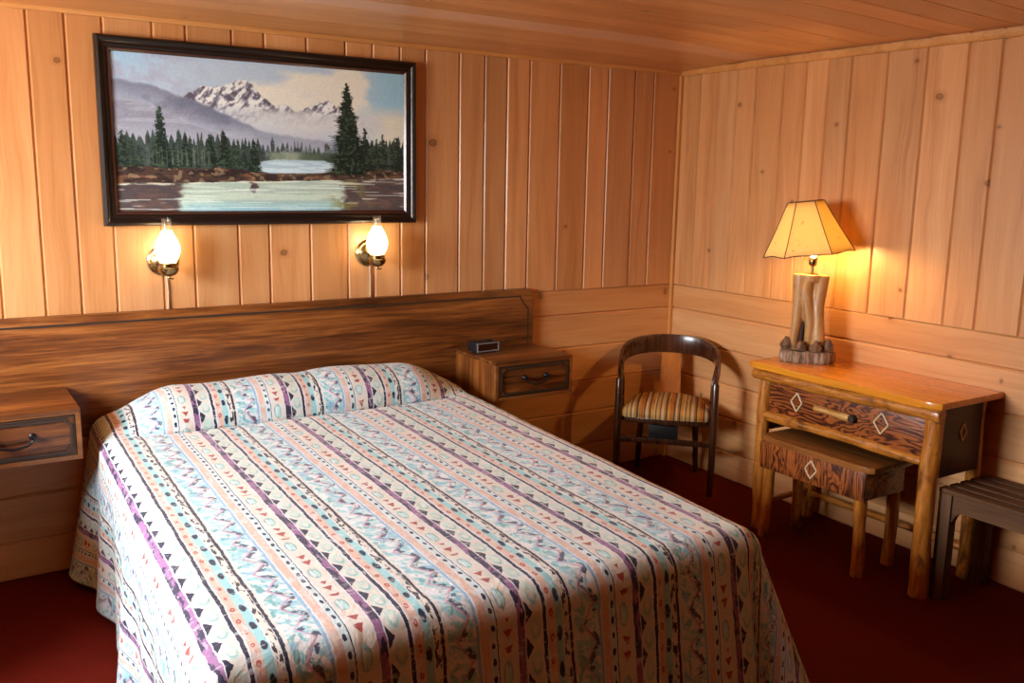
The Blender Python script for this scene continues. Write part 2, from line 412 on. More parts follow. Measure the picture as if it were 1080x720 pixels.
def tube(bm, pts, rad, seg=12, bumps=0.0, closed=False, rnd=None):
    pts = [Vector(p) for p in pts]; n = len(pts)
    if not hasattr(rad, '__len__'): rad = [rad] * n
    rnd = rnd or random
    d0 = (pts[1] - pts[0]).normalized()
    up = Vector((0, 0, 1)) if abs(d0.z) < .9 else Vector((1, 0, 0))
    nrm = (up - d0 * up.dot(d0)).normalized(); rings = []; prev = d0
    ph = [rnd.random() * 6.28 for _ in range(4)]
    for i in range(n):
        if closed: d = (pts[(i + 1) % n] - pts[i - 1]).normalized()
        elif i == 0: d = d0
        elif i == n - 1: d = (pts[-1] - pts[-2]).normalized()
        else: d = (pts[i + 1] - pts[i - 1]).normalized()
        qd = prev.rotation_difference(d); nrm = (qd @ nrm); nrm = (nrm - d * nrm.dot(d)).normalized(); prev = d
        bn = d.cross(nrm); ring = []
        for k in range(seg):
            t = 2 * PI * k / seg
            rr = rad[i] * (1 + bumps * (math.sin(2 * t + ph[0] + i * .5) + .6 * math.sin(3 * t + ph[1] - i * .9) + .5 * math.sin(i * 1.3 + ph[2])))
            ring.append(bm.verts.new(pts[i] + (nrm * math.cos(t) + bn * math.sin(t)) * rr))
        rings.append(ring)
    for i in range(n if closed else n - 1):
        A, Bn = rings[i], rings[(i + 1) % n]
        for k in range(seg): bm.faces.new((A[k], A[(k + 1) % seg], Bn[(k + 1) % seg], Bn[k]))
    if not closed: bm.faces.new(rings[0][::-1]); bm.faces.new(rings[-1])
    return bm

def log(bm, a, b, r0, r1=None, n=14, seg=14, bumps=.045, bow=.004, rnd=None):
    rnd = rnd or random
    a, b = Vector(a), Vector(b); r1 = r1 or r0
    d = (b - a).normalized(); side = d.orthogonal().normalized(); s2 = d.cross(side)
    p1, p2 = rnd.random() * 6, rnd.random() * 6
    pts, rad = [], []
    for i in range(n + 1):
        t = i / n
        pts.append(a.lerp(b, t) + side * bow * math.sin(3.3 * t + p1) * (1 if 0 < i < n else .6) + s2 * bow * math.sin(4.4 * t + p2))
        e = 1.0 if 0 < i < n else .86
        rad.append((r0 + (r1 - r0) * t) * e)
    eps = (b - a).length * .006
    pts.insert(1, pts[0] + d * eps); rad.insert(1, rad[1]); pts.insert(-1, pts[-1] - d * eps); rad.insert(-1, rad[-2])
    return tube(bm, pts, rad, seg, bumps, rnd=rnd)

def thing(name, loc, label, cat, rz=0.0, group=None):
    o = bpy.data.objects.new(name, None); COL.objects.link(o); o.empty_display_size = .1
    o.location = loc; o.rotation_euler = (0, 0, rz); return tag(o, label, cat, group)
def tag(o, label=None, cat=None, group=None, kind=None):
    if label: o['label'] = label
    if cat: o['category'] = cat
    if group: o['group'] = group
    if kind: o['kind'] = kind
    return o
def part(name, bm, mat, root, label=None, shift=True, **kw):
    """bm is in world axes; shifted so that it sits relative to root (shift) or already local"""
    if shift:
        w = Vector((0, 0, 0)); p = root
        while p is not None: w += p.location; p = p.parent
        bmesh.ops.translate(bm, verts=bm.verts, vec=-w)
    o = finish(bm, name, mat, root, **kw)
    if label: o['label'] = label
    return o
def struct(name, bm, mat, label, cat, **kw):
    o = finish(bm, name, mat, **kw); return tag(o, label, cat, kind='structure')

# ------------------------------------------------------------------ room shell
H = 2.2
LINES = [0, .155, .345, .525, .715, .896, 1.033]
XL, YF = -4.9, -6.6
def boards(bm, to_world, edges, a, b, horizontal, gap=.0075, depth=.0085, thick=.03, nseg=1):
    """boards between successive `edges`, running from a to b. to_world(across, along, depth)"""
    uv = bm.loops.layers.uv.verify(); at = bm.faces.layers.float.get('rnd') or bm.faces.layers.float.new('rnd')
    for i in range(len(edges) - 1):
        e0, e1 = edges[i], edges[i + 1]; r = random.random(); dv = random.uniform(-.0008, .0008)
        prof = [(e0, depth), (e0 + gap, dv), (e1 - gap, dv), (e1, depth)]
        for k in range(3):
            quad = [(prof[k], a), (prof[k + 1], a), (prof[k + 1], b), (prof[k], b)]
            vs = [bm.verts.new(to_world(p[0], t, p[1])) for p, t in quad]
            f = bm.faces.new(vs); f[at] = r
            for l, (p, t) in zip(f.loops, quad): l[uv].uv = (t + r * 11, p[0] - e0 + r * 3)
def slab(bm, a, b):
    uv = bm.loops.layers.uv.verify(); at = bm.faces.layers.float.get('rnd') or bm.faces.layers.float.new('rnd')
    n0 = len(bm.faces); box(bm, a, b); bm.faces.ensure_lookup_table()
    for f in bm.faces[n0:]:
        f[at] = .5
        for l in f.loops: l[uv].uv = (l.vert.co.x + l.vert.co.y, l.vert.co.z)

bxs = [-.198, -.332, -.514, -.645, -.827, -1.013, -1.147, -1.277, -1.418, -1.6, -1.731, -1.867, -1.998, -2.176, -2.362, -2.497, -2.682, -2.809, -2.992, -3.124, -3.253, -3.40]
x = -3.40
while x > XL + .2: x -= random.choice((.13, .15, .18)); bxs.append(max(x, XL))
if bxs[-1] > XL: bxs.append(XL)
bys = [-.06, -.154, -.289, -.424, -.554, -.732, -.87, -1.002, -1.128, -1.315, -1.505, -1.69, -1.83, -2.016]
y = bys[-1]
while y > YF + .2: y -= random.choice((.13, .16, .19)); bys.append(max(y, YF))
if bys[-1] > YF: bys.append(YF)

def wall_boards(name, mapf, ed, lo, hi, label, back):
    bm = B()
    boards(bm, lambda c, t, d: mapf(c, t, d), sorted(ed), LINES[-1] + .001, H + .05, False)
    boards(bm, lambda c, t, d: mapf(t, c, d), LINES, lo, hi, True)
    slab(bm, *back)
    return struct(name, bm, m_wall, label, 'wall', smooth=False)
wall_boards('wall_back', lambda c, z, d: (c, d, z), [0.0] + bxs, XL, 0.0,
            'knotty pine board wall behind the bed, hung with a painting', ((XL, .008, 0), (.1, .1, H + .06)))
wall_boards('wall_right', lambda c, z, d: (d, c, z), [0.0] + bys, YF, 0.0,
            'knotty pine board wall behind the desk and bench', ((.008, YF, 0), (.1, .1, H + .06)))
# left wall with the window, front wall (both outside the picture)
WY0, WY1, WZ0, WZ1 = -1.98, -.72, 1.22, 2.10
bm = B()
for a, b in (((XL - .1, YF, 0), (XL, WY0, H + .06)), ((XL - .1, WY1, 0), (XL, .1, H + .06)), ((XL - .1, WY0, 0), (XL, WY1, WZ0)), ((XL - .1, WY0, WZ1), (XL, WY1, H + .06))): slab(bm, a, b)
struct('wall_left', bm, m_wall, 'pine wall with the window that lights the room', 'wall', smooth=False)
bm = B(); slab(bm, (XL - .1, YF - .1, 0), (.1, YF, H + .06)); struct('wall_front', bm, m_walnut_y, 'unseen wall behind the viewer, darkened to cut bounced light', 'wall', smooth=False)  # dark wood instead of pine so less light bounces back
bm = B(); slab(bm, (XL, -.98, 0), (-3.86, -.001, .90)); struct('wall_shade_ledge', bm, m_wall, 'added low pine ledge out of view, shading the left corner', 'ledge', smooth=False)  # added out of view to block window light from the left corner
bm = B(); fw = .05
for a, b in (((XL - .08, WY0, WZ0), (XL + .015, WY0 + fw, WZ1)), ((XL - .08, WY1 - fw, WZ0), (XL + .015, WY1, WZ1)), ((XL - .08, WY0 + fw, WZ0), (XL + .015, WY1 - fw, WZ0 + fw)), ((XL - .08, WY0 + fw, WZ1 - fw), (XL + .015, WY1 - fw, WZ1)), ((XL - .06, (WY0 + WY1) / 2 - .02, WZ0 + fw), (XL, (WY0 + WY1) / 2 + .02, WZ1 - fw))): box(bm, a, b, .003)
wnd = struct('window_1', bm, m_trim, 'pine framed window in the left wall', 'window')
bm = B(); box(bm, (XL - .045, WY0 + .01, WZ0 + .01), (XL - .040, WY1 - .01, WZ1 - .01)); part('window_pane', bm, m_pane, wnd)
bm = B(); box(bm, (XL - .1, YF - .1, -.08), (.1, .1, 0)); struct('floor', bm, m_carpet, 'dark red carpeted floor', 'floor')

# ceiling: boards parallel to the back wall, lifting slightly away from the walls
def ceil_z(xx, yy):
    sx = min(1, max(0, -xx / .9)); sy = min(1, max(0, -yy / .56)); sx = sx * sx * (3 - 2 * sx)
    return 2.212 + .018 * sy + .026 * sx * min(1, sy * 1.1)
cys = [.0, -.24, -.485, -.645, -.78, -.92, -1.06, -1.225, -1.40, -1.596, -1.738, -1.899]
while cys[-1] > YF: cys.append(max(YF, cys[-1] - random.choice((.15, .165, .18))))
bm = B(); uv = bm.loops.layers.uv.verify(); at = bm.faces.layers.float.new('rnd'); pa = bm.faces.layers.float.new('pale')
xs = np.linspace(0, XL, 26)
for i in range(len(cys) - 1):
    e0, e1 = cys[i], cys[i + 1]; r = random.random(); g = .003
    first = i < 2
    ys = [e0] + list(np.linspace(e0 - g, e1 + g, 5)) + [e1]; dz = [.0045 if not first else .0015] + [0] * 5 + [.0045 if i != 0 else .0015]
    grid = [[bm.verts.new((xx, yy, ceil_z(xx, yy) + d)) for xx in xs] for yy, d in zip(ys, dz)]
    for j in range(len(ys) - 1):
        for k in range(len(xs) - 1):
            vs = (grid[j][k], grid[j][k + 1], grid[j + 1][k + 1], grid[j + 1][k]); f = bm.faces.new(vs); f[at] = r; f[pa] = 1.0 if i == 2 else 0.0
            for l in f.loops: l[uv].uv = (l.vert.co.x + r * 9, l.vert.co.y - e0 + r * 3)
slab(bm, (XL - .1, YF - .1, 2.268), (.1, .1, 2.33))
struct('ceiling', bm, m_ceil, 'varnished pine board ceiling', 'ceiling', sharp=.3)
bm = B(); prism(bm, [(0, 2.196), (-.010, 2.197), (-.016, 2.204), (-.017, 2.222), (0, 2.222)], 0, XL, 0.0)
struct('trim_1', bm, m_trim, 'thin pine strip along the top of the bed wall', 'trim')
bm = B(); prism(bm, [(0, 2.190), (-.010, 2.191), (-.017, 2.199), (-.018, 2.222), (0, 2.222)], 1, YF, -.012)
struct('trim_2', bm, m_trim, 'thin pine strip along the top of the desk wall', 'trim')
bm = B(); box(bm, (-.020, -.020, 0), (0, 0, 2.195), .004); struct('trim_3', bm, m_trimz, 'upright pine strip in the room corner behind the chair', 'trim')

# ------------------------------------------------------------------ painting
def vnoise(U, V, su, sv, seed, octv=4):
    out = np.zeros_like(U); amp = 1.0; tot = 0
    for o in range(octv):
        g = np.random.default_rng(seed * 17 + o).random((260, 260))
        a = U * su * 2 ** o; b = V * sv * 2 ** o
        i = np.floor(a).astype(int); j = np.floor(b).astype(int); fa = a - i; fb = b - j
        fa = fa * fa * (3 - 2 * fa); fb = fb * fb * (3 - 2 * fb)
        G = lambda p, q: g[p % 260, q % 260]
        out += amp * ((G(i, j) * (1 - fa) + G(i + 1, j) * fa) * (1 - fb) + (G(i, j + 1) * (1 - fa) + G(i + 1, j + 1) * fa) * fb)
        tot += amp; amp *= .55
    return out / tot
def paint(U, V):
    """a landscape in oils: sky, two snowy peaks, mist, spruces on a shore, a still lake"""
    asp = 2.0
    ss = lambda x, a, b: np.clip((x - a) / (b - a), 0, 1) ** 2 * (3 - 2 * np.clip((x - a) / (b - a), 0, 1))
    C = np.zeros(U.shape + (3,))
    def lay(c, m): 
        nonlocal C
        C = C * (1 - m[..., None]) + np.array(c, float) * m[..., None]
    n1 = vnoise(U, V, 5, 5, 1); n2 = vnoise(U, V, 14, 9, 2); n3 = vnoise(U, V, 60, 40, 3, 3); n4 = vnoise(U, V, 9, 40, 4, 3)
    C[:] = (178, 190, 205)
    lay((152, 190, 208), ss(U, .78, .95) * ss(.34 - V, -.05, .12)); lay((160, 190, 214), ss(.12 - U, -.12, .08) * ss(.3 - V, 0, .3))
    lay((226, 216, 200), ss(n1 + .55 * np.exp(-((U - .6) / .22) ** 2 - ((V - .2) / .18) ** 2), .62, .85))
    lay((222, 212, 192), ss(U, .8, .95) * ss(V, .22, .36))
    lay((166, 166, 186), ss(.32 - U, -.08, .22) * ss(n2, .38, .6) * .8)
    def ridge(pts): return np.interp(U, [p[0] for p in pts], [p[1] for p in pts])
    jag = (vnoise(U, V * 0, 55, 1, 7, 3) - .5)
    # far peaks
    m1 = ridge([(.20, .33), (.236, .235), (.282, .197), (.318, .19), (.348, .172), (.375, .165), (.401, .134), (.425, .14), (.443, .155), (.462, .205), (.484, .262), (.52, .275), (.561, .285), (.616, .33), (.66, .4)]) + jag * .045
    def mountain(m, lo, seed):
        b = ss(V - m, -.002, .006) * (1 - ss(V, lo - .14, lo))
        lay((150, 146, 158), b)
        sn = vnoise(U + V * .4, V * .5 - U * .35, 75, 48, seed, 4)
        lay((228, 222, 218), b * ss(sn, .50, .56)); lay((88, 78, 88), b * ss(.45 - sn, 0, .07) * .9)
    m2 = ridge([(.58, .36), (.605, .303), (.64, .275), (.669, .247), (.69, .25), (.709, .230), (.744, .268), (.79, .32), (.852, .377), (.9, .46)]) + jag * .035
    mountain(m2, .46, 21); mountain(m1, .42, 22)
    lay((206, 202, 200), ss(n1 + .3 - np.abs(V - .40) * 2.2, .48, .75) * ss(V, .27, .36) * ss(U, .30, .5) * .85)
    # misty grey slopes at left
    s1 = ridge([(0, .17), (.12, .20), (.235, .265), (.355, .362), (.47, .452), (.672, .505), (1, .54)]) + (vnoise(U, V * 0, 30, 1, 9, 3) - .5) * .02
    b = ss(V - s1, -.006, .02); sh = ss(V - s1, .0, .22)
    lay((126, 128, 146), b * (1 - sh * .75)); lay((176, 176, 188), b * sh * .55)
    lay((104, 104, 122), b * ss(n2, .5, .62) * (1 - sh) * .6)
    s2 = ridge([(0, .30), (.06, .285), (.12, .34), (.22, .42), (.36, .50), (.5, .56), (1, .6)])
    b2 = ss(V - s2, -.004, .015); lay((134, 132, 146), b2 * .7); lay((186, 184, 190), b2 * ss(n4, .5, .7) * .45)
    lay((178, 176, 184), ss(V, .40, .52) * (1 - ss(U, .62, .9)) * .55)
    # far tree line
    t0 = ridge([(0, .52), (.2, .50), (.35, .49), (.45, .53), (.6, .535), (.7, .53), (.8, .51), (1, .47)])
    spk = np.abs(((U * 62 + vnoise(U, V * 0, 9, 1, 12, 2) * 3) % 1) - .5) * 2
    ht = vnoise(np.floor(U * 62) / 62, V * 0, 90, 1, 13, 1)
    tl = t0 + .055 * spk ** 1.2 - .07 * (ht - .45)
    b = ss(V - tl, -.003, .006)
    lay((66, 76, 72), b * (1 - ss(U, .47, .5) * (1 - ss(U, .73, .77)) * .45))
    lay((38, 46, 40), b * ss(n3, .48, .58) * .8); lay((104, 112, 100), b * ss(n3, .60, .66) * .35)
    # middle water & far meadow
    lay((150, 158, 128), ss(U, .47, .52) * (1 - ss(U, .66, .70)) * ss(V, .585, .61) * (1 - ss(V, .66, .68)) * .7)
    lay((62, 74, 58), ss(U, .58, .63) * (1 - ss(U, .74, .76)) * ss(V, .585, .60) * (1 - ss(V, .65, .66)) * .7)
    wl = ridge([(.40, .70), (.47, .66), (.52, .645), (.69, .645), (.75, .67)]); w2 = ridge([(.40, .71), (.5, .742), (.69, .735), (.75, .69)])
    b = ss(V - wl, -.002, .006) * ss(w2 - V, -.002, .006) * ss(U, .44, .48) * (1 - ss(U, .71, .74))
    lay((196, 208, 210), b); lay((150, 172, 182), b * ss(n4, .5, .6) * .6)
    # shore
    s3 = ridge([(0, .70), (.15, .715), (.30, .71), (.40, .715), (.47, .735), (.6, .745), (.72, .725), (.85, .70), (1, .69)]) + (n2 - .5) * .03
    s4 = ridge([(0, .818), (.2, .812), (.4, .80), (.74, .778), (1, .76)]) + (vnoise(U, V * 0, 24, 1, 15, 3) - .5) * .012
    b = ss(V - s3, -.004, .008) * ss(s4 - V, -.003, .003)
    lay((74, 54, 46), b); lay((124, 84, 60), b * ss(n4, .50, .60) * .8); lay((44, 34, 34), b * ss(vnoise(U, V, 30, 46, 16, 3), .5, .6) * .8); lay((146, 120, 92), b * ss(n3, .62, .68) * .7)
    # spruces
    def spruce(u0, top, base, w, seed, dark=(30, 40, 34)):
        t = np.clip((V - top) / (base - top), 0, 1); ln = V * 95 + seed
        prof = w * (t ** .8) * (.55 + .45 * (1 - (ln % 1))) * (.75 + .6 * vnoise(U * 0 + np.floor(ln) * .37 + (U > u0) * 5.3, V * 0, 1, 1, seed + 30, 1))
        edge = (vnoise(U, V, 170, 110, seed, 2) - .5) * .018
        m = ((np.abs(U - u0) + edge) < prof + .0012) & (V > top) & (V < base)
        m = m.astype(float); lay(dark, m * .95); lay((74, 92, 70), m * ss(vnoise(U, V, 120, 90, seed + 3, 2), .55, .66) * .7); lay((16, 22, 20), m * ss(U - u0, .0, w) * .5)
    r = np.random.default_rng(3)
    for k in range(30):
        u0 = r.uniform(.0, .42); spruce(u0, r.uniform(.50, .60), r.uniform(.69, .725), r.uniform(.010, .018), k + 40, (44, 54, 46))
    for k in range(16):
        u0 = r.uniform(.74, 1.0); spruce(u0, r.uniform(.47, .58), r.uniform(.68, .72), r.uniform(.010, .018), k + 80, (38, 44, 38))
    spruce(.144, .315, .715, .036, 101); spruce(.028, .49, .70, .02, 102); spruce(.343, .455, .70, .024, 103); spruce(.30, .49, .70, .02, 107); spruce(.22, .50, .71, .02, 108)
    spruce(.442, .519, .735, .027, 104); spruce(.846, .405, .715, .036, 105); spruce(.914, .45, .70, .022, 106); spruce(.778, .105, .745, .084, 109, (22, 32, 26)); spruce(.80, .30, .735, .045, 110, (24, 34, 28)); spruce(.97, .46, .71, .022, 111)
    for k in range(26):
        u0 = r.uniform(.1, .32); lay((196, 190, 172), ((np.abs(U - u0) < .0013) & (V > r.uniform(.56, .62)) & (V < .70)).astype(float) * .22)
    # near water
    b = ss(V - s4, -.002, .003)
    lay((166, 178, 162), b); lay((188, 196, 176), b * ss(vnoise(U, V, 5, 60, 17, 3), .5, .62)); lay((140, 182, 192), b * ss(V, .90, .99) * ss(U, .16, .24) * (1 - ss(U, .70, .78)) * .8)
    dk = np.clip(ss(.24 - U, -.03, .09) + ss(U, .70, .82) + .9 * np.exp(-((U - .44 + (n4 - .5) * .03) / .016) ** 2) * (1 - ss(V, .84, .93)), 0, 1)
    lay((68, 54, 56), b * ss(dk + (vnoise(U, V, 20, 24, 18, 3) - .5) * .9, .35, .7) * .92)
    lay((112, 106, 62), b * ss(U, .68, .78) * (1 - ss(U, .80, .90)) * ss(vnoise(U, V, 30, 20, 19, 3), .45, .6) * .8)
    lay((110, 78, 66), b * dk * ss(vnoise(U, V, 26, 70, 20, 2), .56, .64) * .5)
    lay((210, 206, 180), b * (1 - ss(V - s4, .004, .016)) * ss(n2, .4, .55))
    lay((222, 220, 206), b * ss(vnoise(U, V, 7, 150, 23, 2), .70, .74) * .7)
    C += ((vnoise(U, V, 200, 140, 25, 2) - .5) * 16)[..., None]
    c = np.clip(C, 0, 255) / 255
    return np.minimum(.92, np.array([1.06, 1.24, 1.36]) * np.where(c <= .04045, c / 12.92, ((c + .055) / 1.055) ** 2.4))

PX0, PX1, PZ0, PZ1 = -3.030, -1.665, 1.402, 2.132          # outer frame
IX0, IX1, IZ0, IZ1 = -2.976, -1.727, 1.462, 2.078          # picture
pic = thing('framed_painting', ((PX0 + PX1) / 2, 0, PZ0), 'large dark framed oil painting of a mountain lake above the bed', 'painting')
NX, NZ = 520, 256
uu, vv = np.meshgrid(np.linspace(0, 1, NX), np.linspace(0, 1, NZ))
col = paint(uu, vv)
me = bpy.data.meshes.new('canvas')
X = IX0 - .006 + uu * (IX1 - IX0 + .012); Z = IZ1 + .006 - vv * (IZ1 - IZ0 + .012)
co = np.stack([X - pic.location.x, np.full_like(X, -.016), Z - pic.location.z], -1).reshape(-1, 3)
idx = np.arange(NX * NZ).reshape(NZ, NX)
qd = np.stack([idx[:-1, :-1], idx[1:, :-1], idx[1:, 1:], idx[:-1, 1:]], -1).reshape(-1, 4)
# a back side so that the canvas is a thin board
nb = len(co); cb = co[[0, NX - 1, NX * NZ - 1, NX * (NZ - 1)]].copy(); cb[:, 1] = -.008
me.from_pydata(np.vstack([co, cb]).tolist(), [], qd.tolist() + [[nb, nb + 1, nb + 2, nb + 3]])
ca = me.color_attributes.new('paint', 'FLOAT_COLOR', 'POINT')
arr = np.ones((nb + 4, 4), np.float32); arr[:nb, :3] = col.reshape(-1, 3); ca.data.foreach_set('color', arr.ravel())
cv = bpy.data.objects.new('canvas', me); COL.objects.link(cv); cv.parent = pic; me.materials.append(m_paint); cv['label'] = 'painted mountain lake canvas'
def frame_ring(prof, x0, x1, z0, z1):
    """prof: (inset, y) polyline swept round a rectangle with mitred corners"""
    bm = B(); rings = []
    for ins, yy in prof:
        rings.append([bm.verts.new(p) for p in ((x0 + ins, yy, z0 + ins), (x1 - ins, yy, z0 + ins), (x1 - ins, yy, z1 - ins), (x0 + ins, yy, z1 - ins))])
    n = len(prof)
    for i in range(n):
        A, Bq = rings[i], rings[(i + 1) % n]
        for k in range(4): bm.faces.new((A[k], A[(k + 1) % 4], Bq[(k + 1) % 4], Bq[k]))
    return bm
part('frame', frame_ring([(0, -.004), (0, -.030), (.004, -.037), (.012, -.040), (.020, -.036), (.026, -.028), (.036, -.030), (.044, -.026), (.046, -.004)], PX0, PX1, PZ0, PZ1), m_frame, pic, sharp=.5)
part('frame_lip', frame_ring([(.046, -.004), (.046, -.026), (.050, -.027), (.058, -.0175), (.058, -.004)], PX0, PX1, PZ0, PZ1), m_frame_in, pic, 'thin reddish inner lip', sharp=.5)

# ------------------------------------------------------------------ headboard and hanging nightstands
HX0, HX1, HZ0, HZ1 = -3.66, -.985, .56, 1.057
hb = thing('headboard', (-2.32, 0, HZ0), 'long dark walnut headboard panel with clipped corners behind the bed', 'headboard')
def clip_poly(x0, x1, z0, z1, cx, cz):
    return [(x0, z0), (x1, z0), (x1, z1 - cz), (x1 - cx, z1), (x0 + cx, z1), (x0, z1 - cz)]
bm = B(); prism(bm, clip_poly(HX0, HX1, HZ0, HZ1, .028, .060), 1, -.030, -.001, .002); part('panel', bm, m_walnut, hb)
for xx in (-2.95, -1.75):
    bm = B(); box(bm, (xx - .05, -.026, 0), (xx + .05, -.002, HZ0), .002); part('leg', bm, m_walnut_y, hb)
def strip_path(pts, w, y0, y1):
    """flat strip following a 2-D polyline (xz) with mitred joints"""
    bm = B(); P = [Vector((p[0], p[1])) for p in pts]; L, R = [], []
    for i in range(len(P)):
        d1 = (P[i] - P[i - 1]).normalized() if i > 0 else None; d2 = (P[i + 1] - P[i]).normalized() if i < len(P) - 1 else None
        d = ((d1 or d2) + (d2 or d1)).normalized(); nn = Vector((-d.y, d.x)); k = w / 2 / max(.3, nn.dot(Vector((-(d2 or d1).y, (d2 or d1).x))))
        L.append(P[i] + nn * k); R.append(P[i] - nn * k)
    vs = [[bm.verts.new((p.x, yy, p.y)) for p in side] for side, yy in ((L, y0), (L, y1), (R, y1), (R, y0))]
    for i in range(len(P) - 1):
        for a in range(4): bm.faces.new((vs[a][i], vs[a][i + 1], vs[(a + 1) % 4][i + 1], vs[(a + 1) % 4][i]))
    bm.faces.new([vs[a][0] for a in range(4)]); bm.faces.new([vs[a][-1] for a in range(3, -1, -1)])
    return bm
g = .033
part('inlay_line', strip_path([(HX0 + g, HZ0 + .02), (HX0 + g, HZ1 - .105), (HX0 + g + .034, HZ1 - .068), (HX0 + g + .052, HZ1 - g - .004), (HX1 - g - .052, HZ1 - g - .004), (HX1 - g - .034, HZ1 - .068), (HX1 - g, HZ1 - .105), (HX1 - g, HZ0 + .02)], .008, -.0300, -.0322), m_molding, hb, 'thin dark inlaid line')

def nightstand(xc, label, first):
    w, d, z0, z1 = .44, .385, .585, .775
    y0, y1 = -.415, -.0335
    r = thing('nightstand', (xc, -.0335, z0), label, 'nightstand', group='wall-hung nightstands')
    x0, x1 = xc - w / 2, xc + w / 2; t = .016
    bm = B()
    box(bm, (x0, y0 + .014, z0), (x1, y1, z1 - t), .0015)
    part('body', bm, m_walnut_y, r)
    bm = B(); box(bm, (x0, y0, z1 - t), (x1, y1, z1), .0025); part('top', bm, m_walnut, r)
    bm = B()   # face frame
    f = .018
    for a, b in (((x0, y0, z0), (x0 + f, y0 + .014, z1 - t)), ((x1 - f, y0, z0), (x1, y0 + .014, z1 - t)), ((x0 + f, y0, z0), (x1 - f, y0 + .014, z0 + f)), ((x0 + f, y0, z1 - t - .006), (x1 - f, y0 + .014, z1 - t))): box(bm, a, b, .001)
    part('face_frame', bm, m_walnut_edge, r)
    dx0, dx1, dz0, dz1 = x0 + f + .003, x1 - f - .003, z0 + f + .003, z1 - t - .009
    bm = B(); box(bm, (dx0, y0 + .001, dz0), (dx1, y0 + .0135, dz1), .002)
    dr = part('drawer', bm, m_walnut, r)
    i0, n = .012, .020
    a0, a1, c0, c1 = dx0 + i0, dx1 - i0, dz0 + i0, dz1 - i0
    path = [(a0 + n, c0), (a1 - n, c0), (a1 - n * .8, c0 + n * .45), (a1 - n * .25, c0 + n * .8), (a1, c0 + n), (a1, c1 - n), (a1 - n * .25, c1 - n * .8), (a1 - n * .8, c1 - n * .45), (a1 - n, c1), (a0 + n, c1), (a0 + n * .8, c1 - n * .45), (a0 + n * .25, c1 - n * .8), (a0, c1 - n), (a0, c0 + n), (a0 + n * .25, c0 + n * .8), (a0 + n * .8, c0 + n * .45), (a0 + n, c0)]
    part('molding', strip_path(path, .009, y0 + .002, y0 - .0045), m_molding, dr, 'dark decorative drawer molding')
    # outer dark band round the drawer
    part('drawer_border', strip_path([(dx0 + .003, dz0 + .003), (dx1 - .003, dz0 + .003), (dx1 - .003, dz1 - .003), (dx0 + .003, dz1 - .003), (dx0 + .003, dz0 + .003)], .006, y0 + .001, y0 - .001), m_molding, dr)
    bm = B(); zc = (dz0 + dz1) / 2 + .012
    for sx in (-.062, .062):
        lathe(bm, [(0, 0), (.0125, .001), (.013, .004), (.009, .008), (.006, .012), (.006, .020), (.009, .023), (.008, .028), (0, .030)], (xc + sx, y0, zc), 20, 'y')
    pts = [(xc - .062, y0 - .022, zc), (xc - .060, y0 - .026, zc - .012), (xc - .045, y0 - .027, zc - .025), (xc - .02, y0 - .026, zc - .031), (xc, y0 - .026, zc - .033), (xc + .02, y0 - .026, zc - .031), (xc + .045, y0 - .027, zc - .025), (xc + .060, y0 - .026, zc - .012), (xc + .062, y0 - .022, zc)]
    tube(bm, pts, [.0035, .0038, .0042, .005, .006, .005, .0042, .0038, .0035], 10)
    part('handle', bm, m_iron, dr, 'black iron drop handle')
    return r
nightstand(-1.228, 'walnut nightstand to the right of the bed, clock radio on top', True)
nightstand(-3.428, 'walnut nightstand to the left of the bed with bare top', False)

# clock radio
ck = thing('clock_radio', (-1.352, -.185, .775), 'small black clock radio with grey bezel on the right nightstand', 'clock', rz=.06)
bm = B(); box(bm, (-.066, 0, .004), (.066, .085, .052), .006, 3)
for sx in (-.05, .05):
    for sy in (.012, .07): lathe(bm, [(.006, 0), (.006, .005)], (sx, sy, 0), 10)
part('case', bm, m_black, ck, shift=False)
bm = frame_ring([(0, 0), (0, -.003), (.005, -.003), (.006, 0)], -.064, .064, .006, .050); part('bezel', bm, m_bezel, ck, 'light grey bezel', shift=False)
bm = B(); box(bm, (-.058, -.0012, .012), (.058, .001, .044)); part('display', bm, m_display, ck, 'dark red display window', shift=False)
bm = B(); box(bm, (.02, .03, .052), (.045, .045, .058), .002); part('snooze_button', bm, m_black, ck, shift=False)

# ------------------------------------------------------------------ bed and bedspread
def xc_at(y): return -2.322 + .047 * y
HW, RF, TOPF = .812, .080, 1.0
YH, YFOOT = -.045, -2.215
bed = thing('bed', (-2.39, -1.1, 0), 'double bed against the headboard, hidden under the patterned bedspread', 'bed')
def shear_box(x0, x1, y0, y1, z0, z1, bev):
    bm = B(); box(bm, (x0, y0, z0), (x1, y1, z1), bev, 3)
    for v in bm.verts: v.co.x += .047 * v.co.y
    return bm
part('bed_base', shear_box(-2.33 - .73, -2.33 + .73, -2.05, -.06, .10, .34, .02), m_walnut, bed)
part('mattress', shear_box(-2.33 - .735, -2.33 + .735, -2.07, -.055, .345, .535, .05), m_mattress, bed)
for sx in (-.6, .6):
    for yy in (-.25, -1.8):
        bm = B(); lathe(bm, [(.022, 0), (.03, .1)], (-2.33 + sx + .047 * yy, yy, 0), 14); part('leg', bm, m_darkwood, bed)

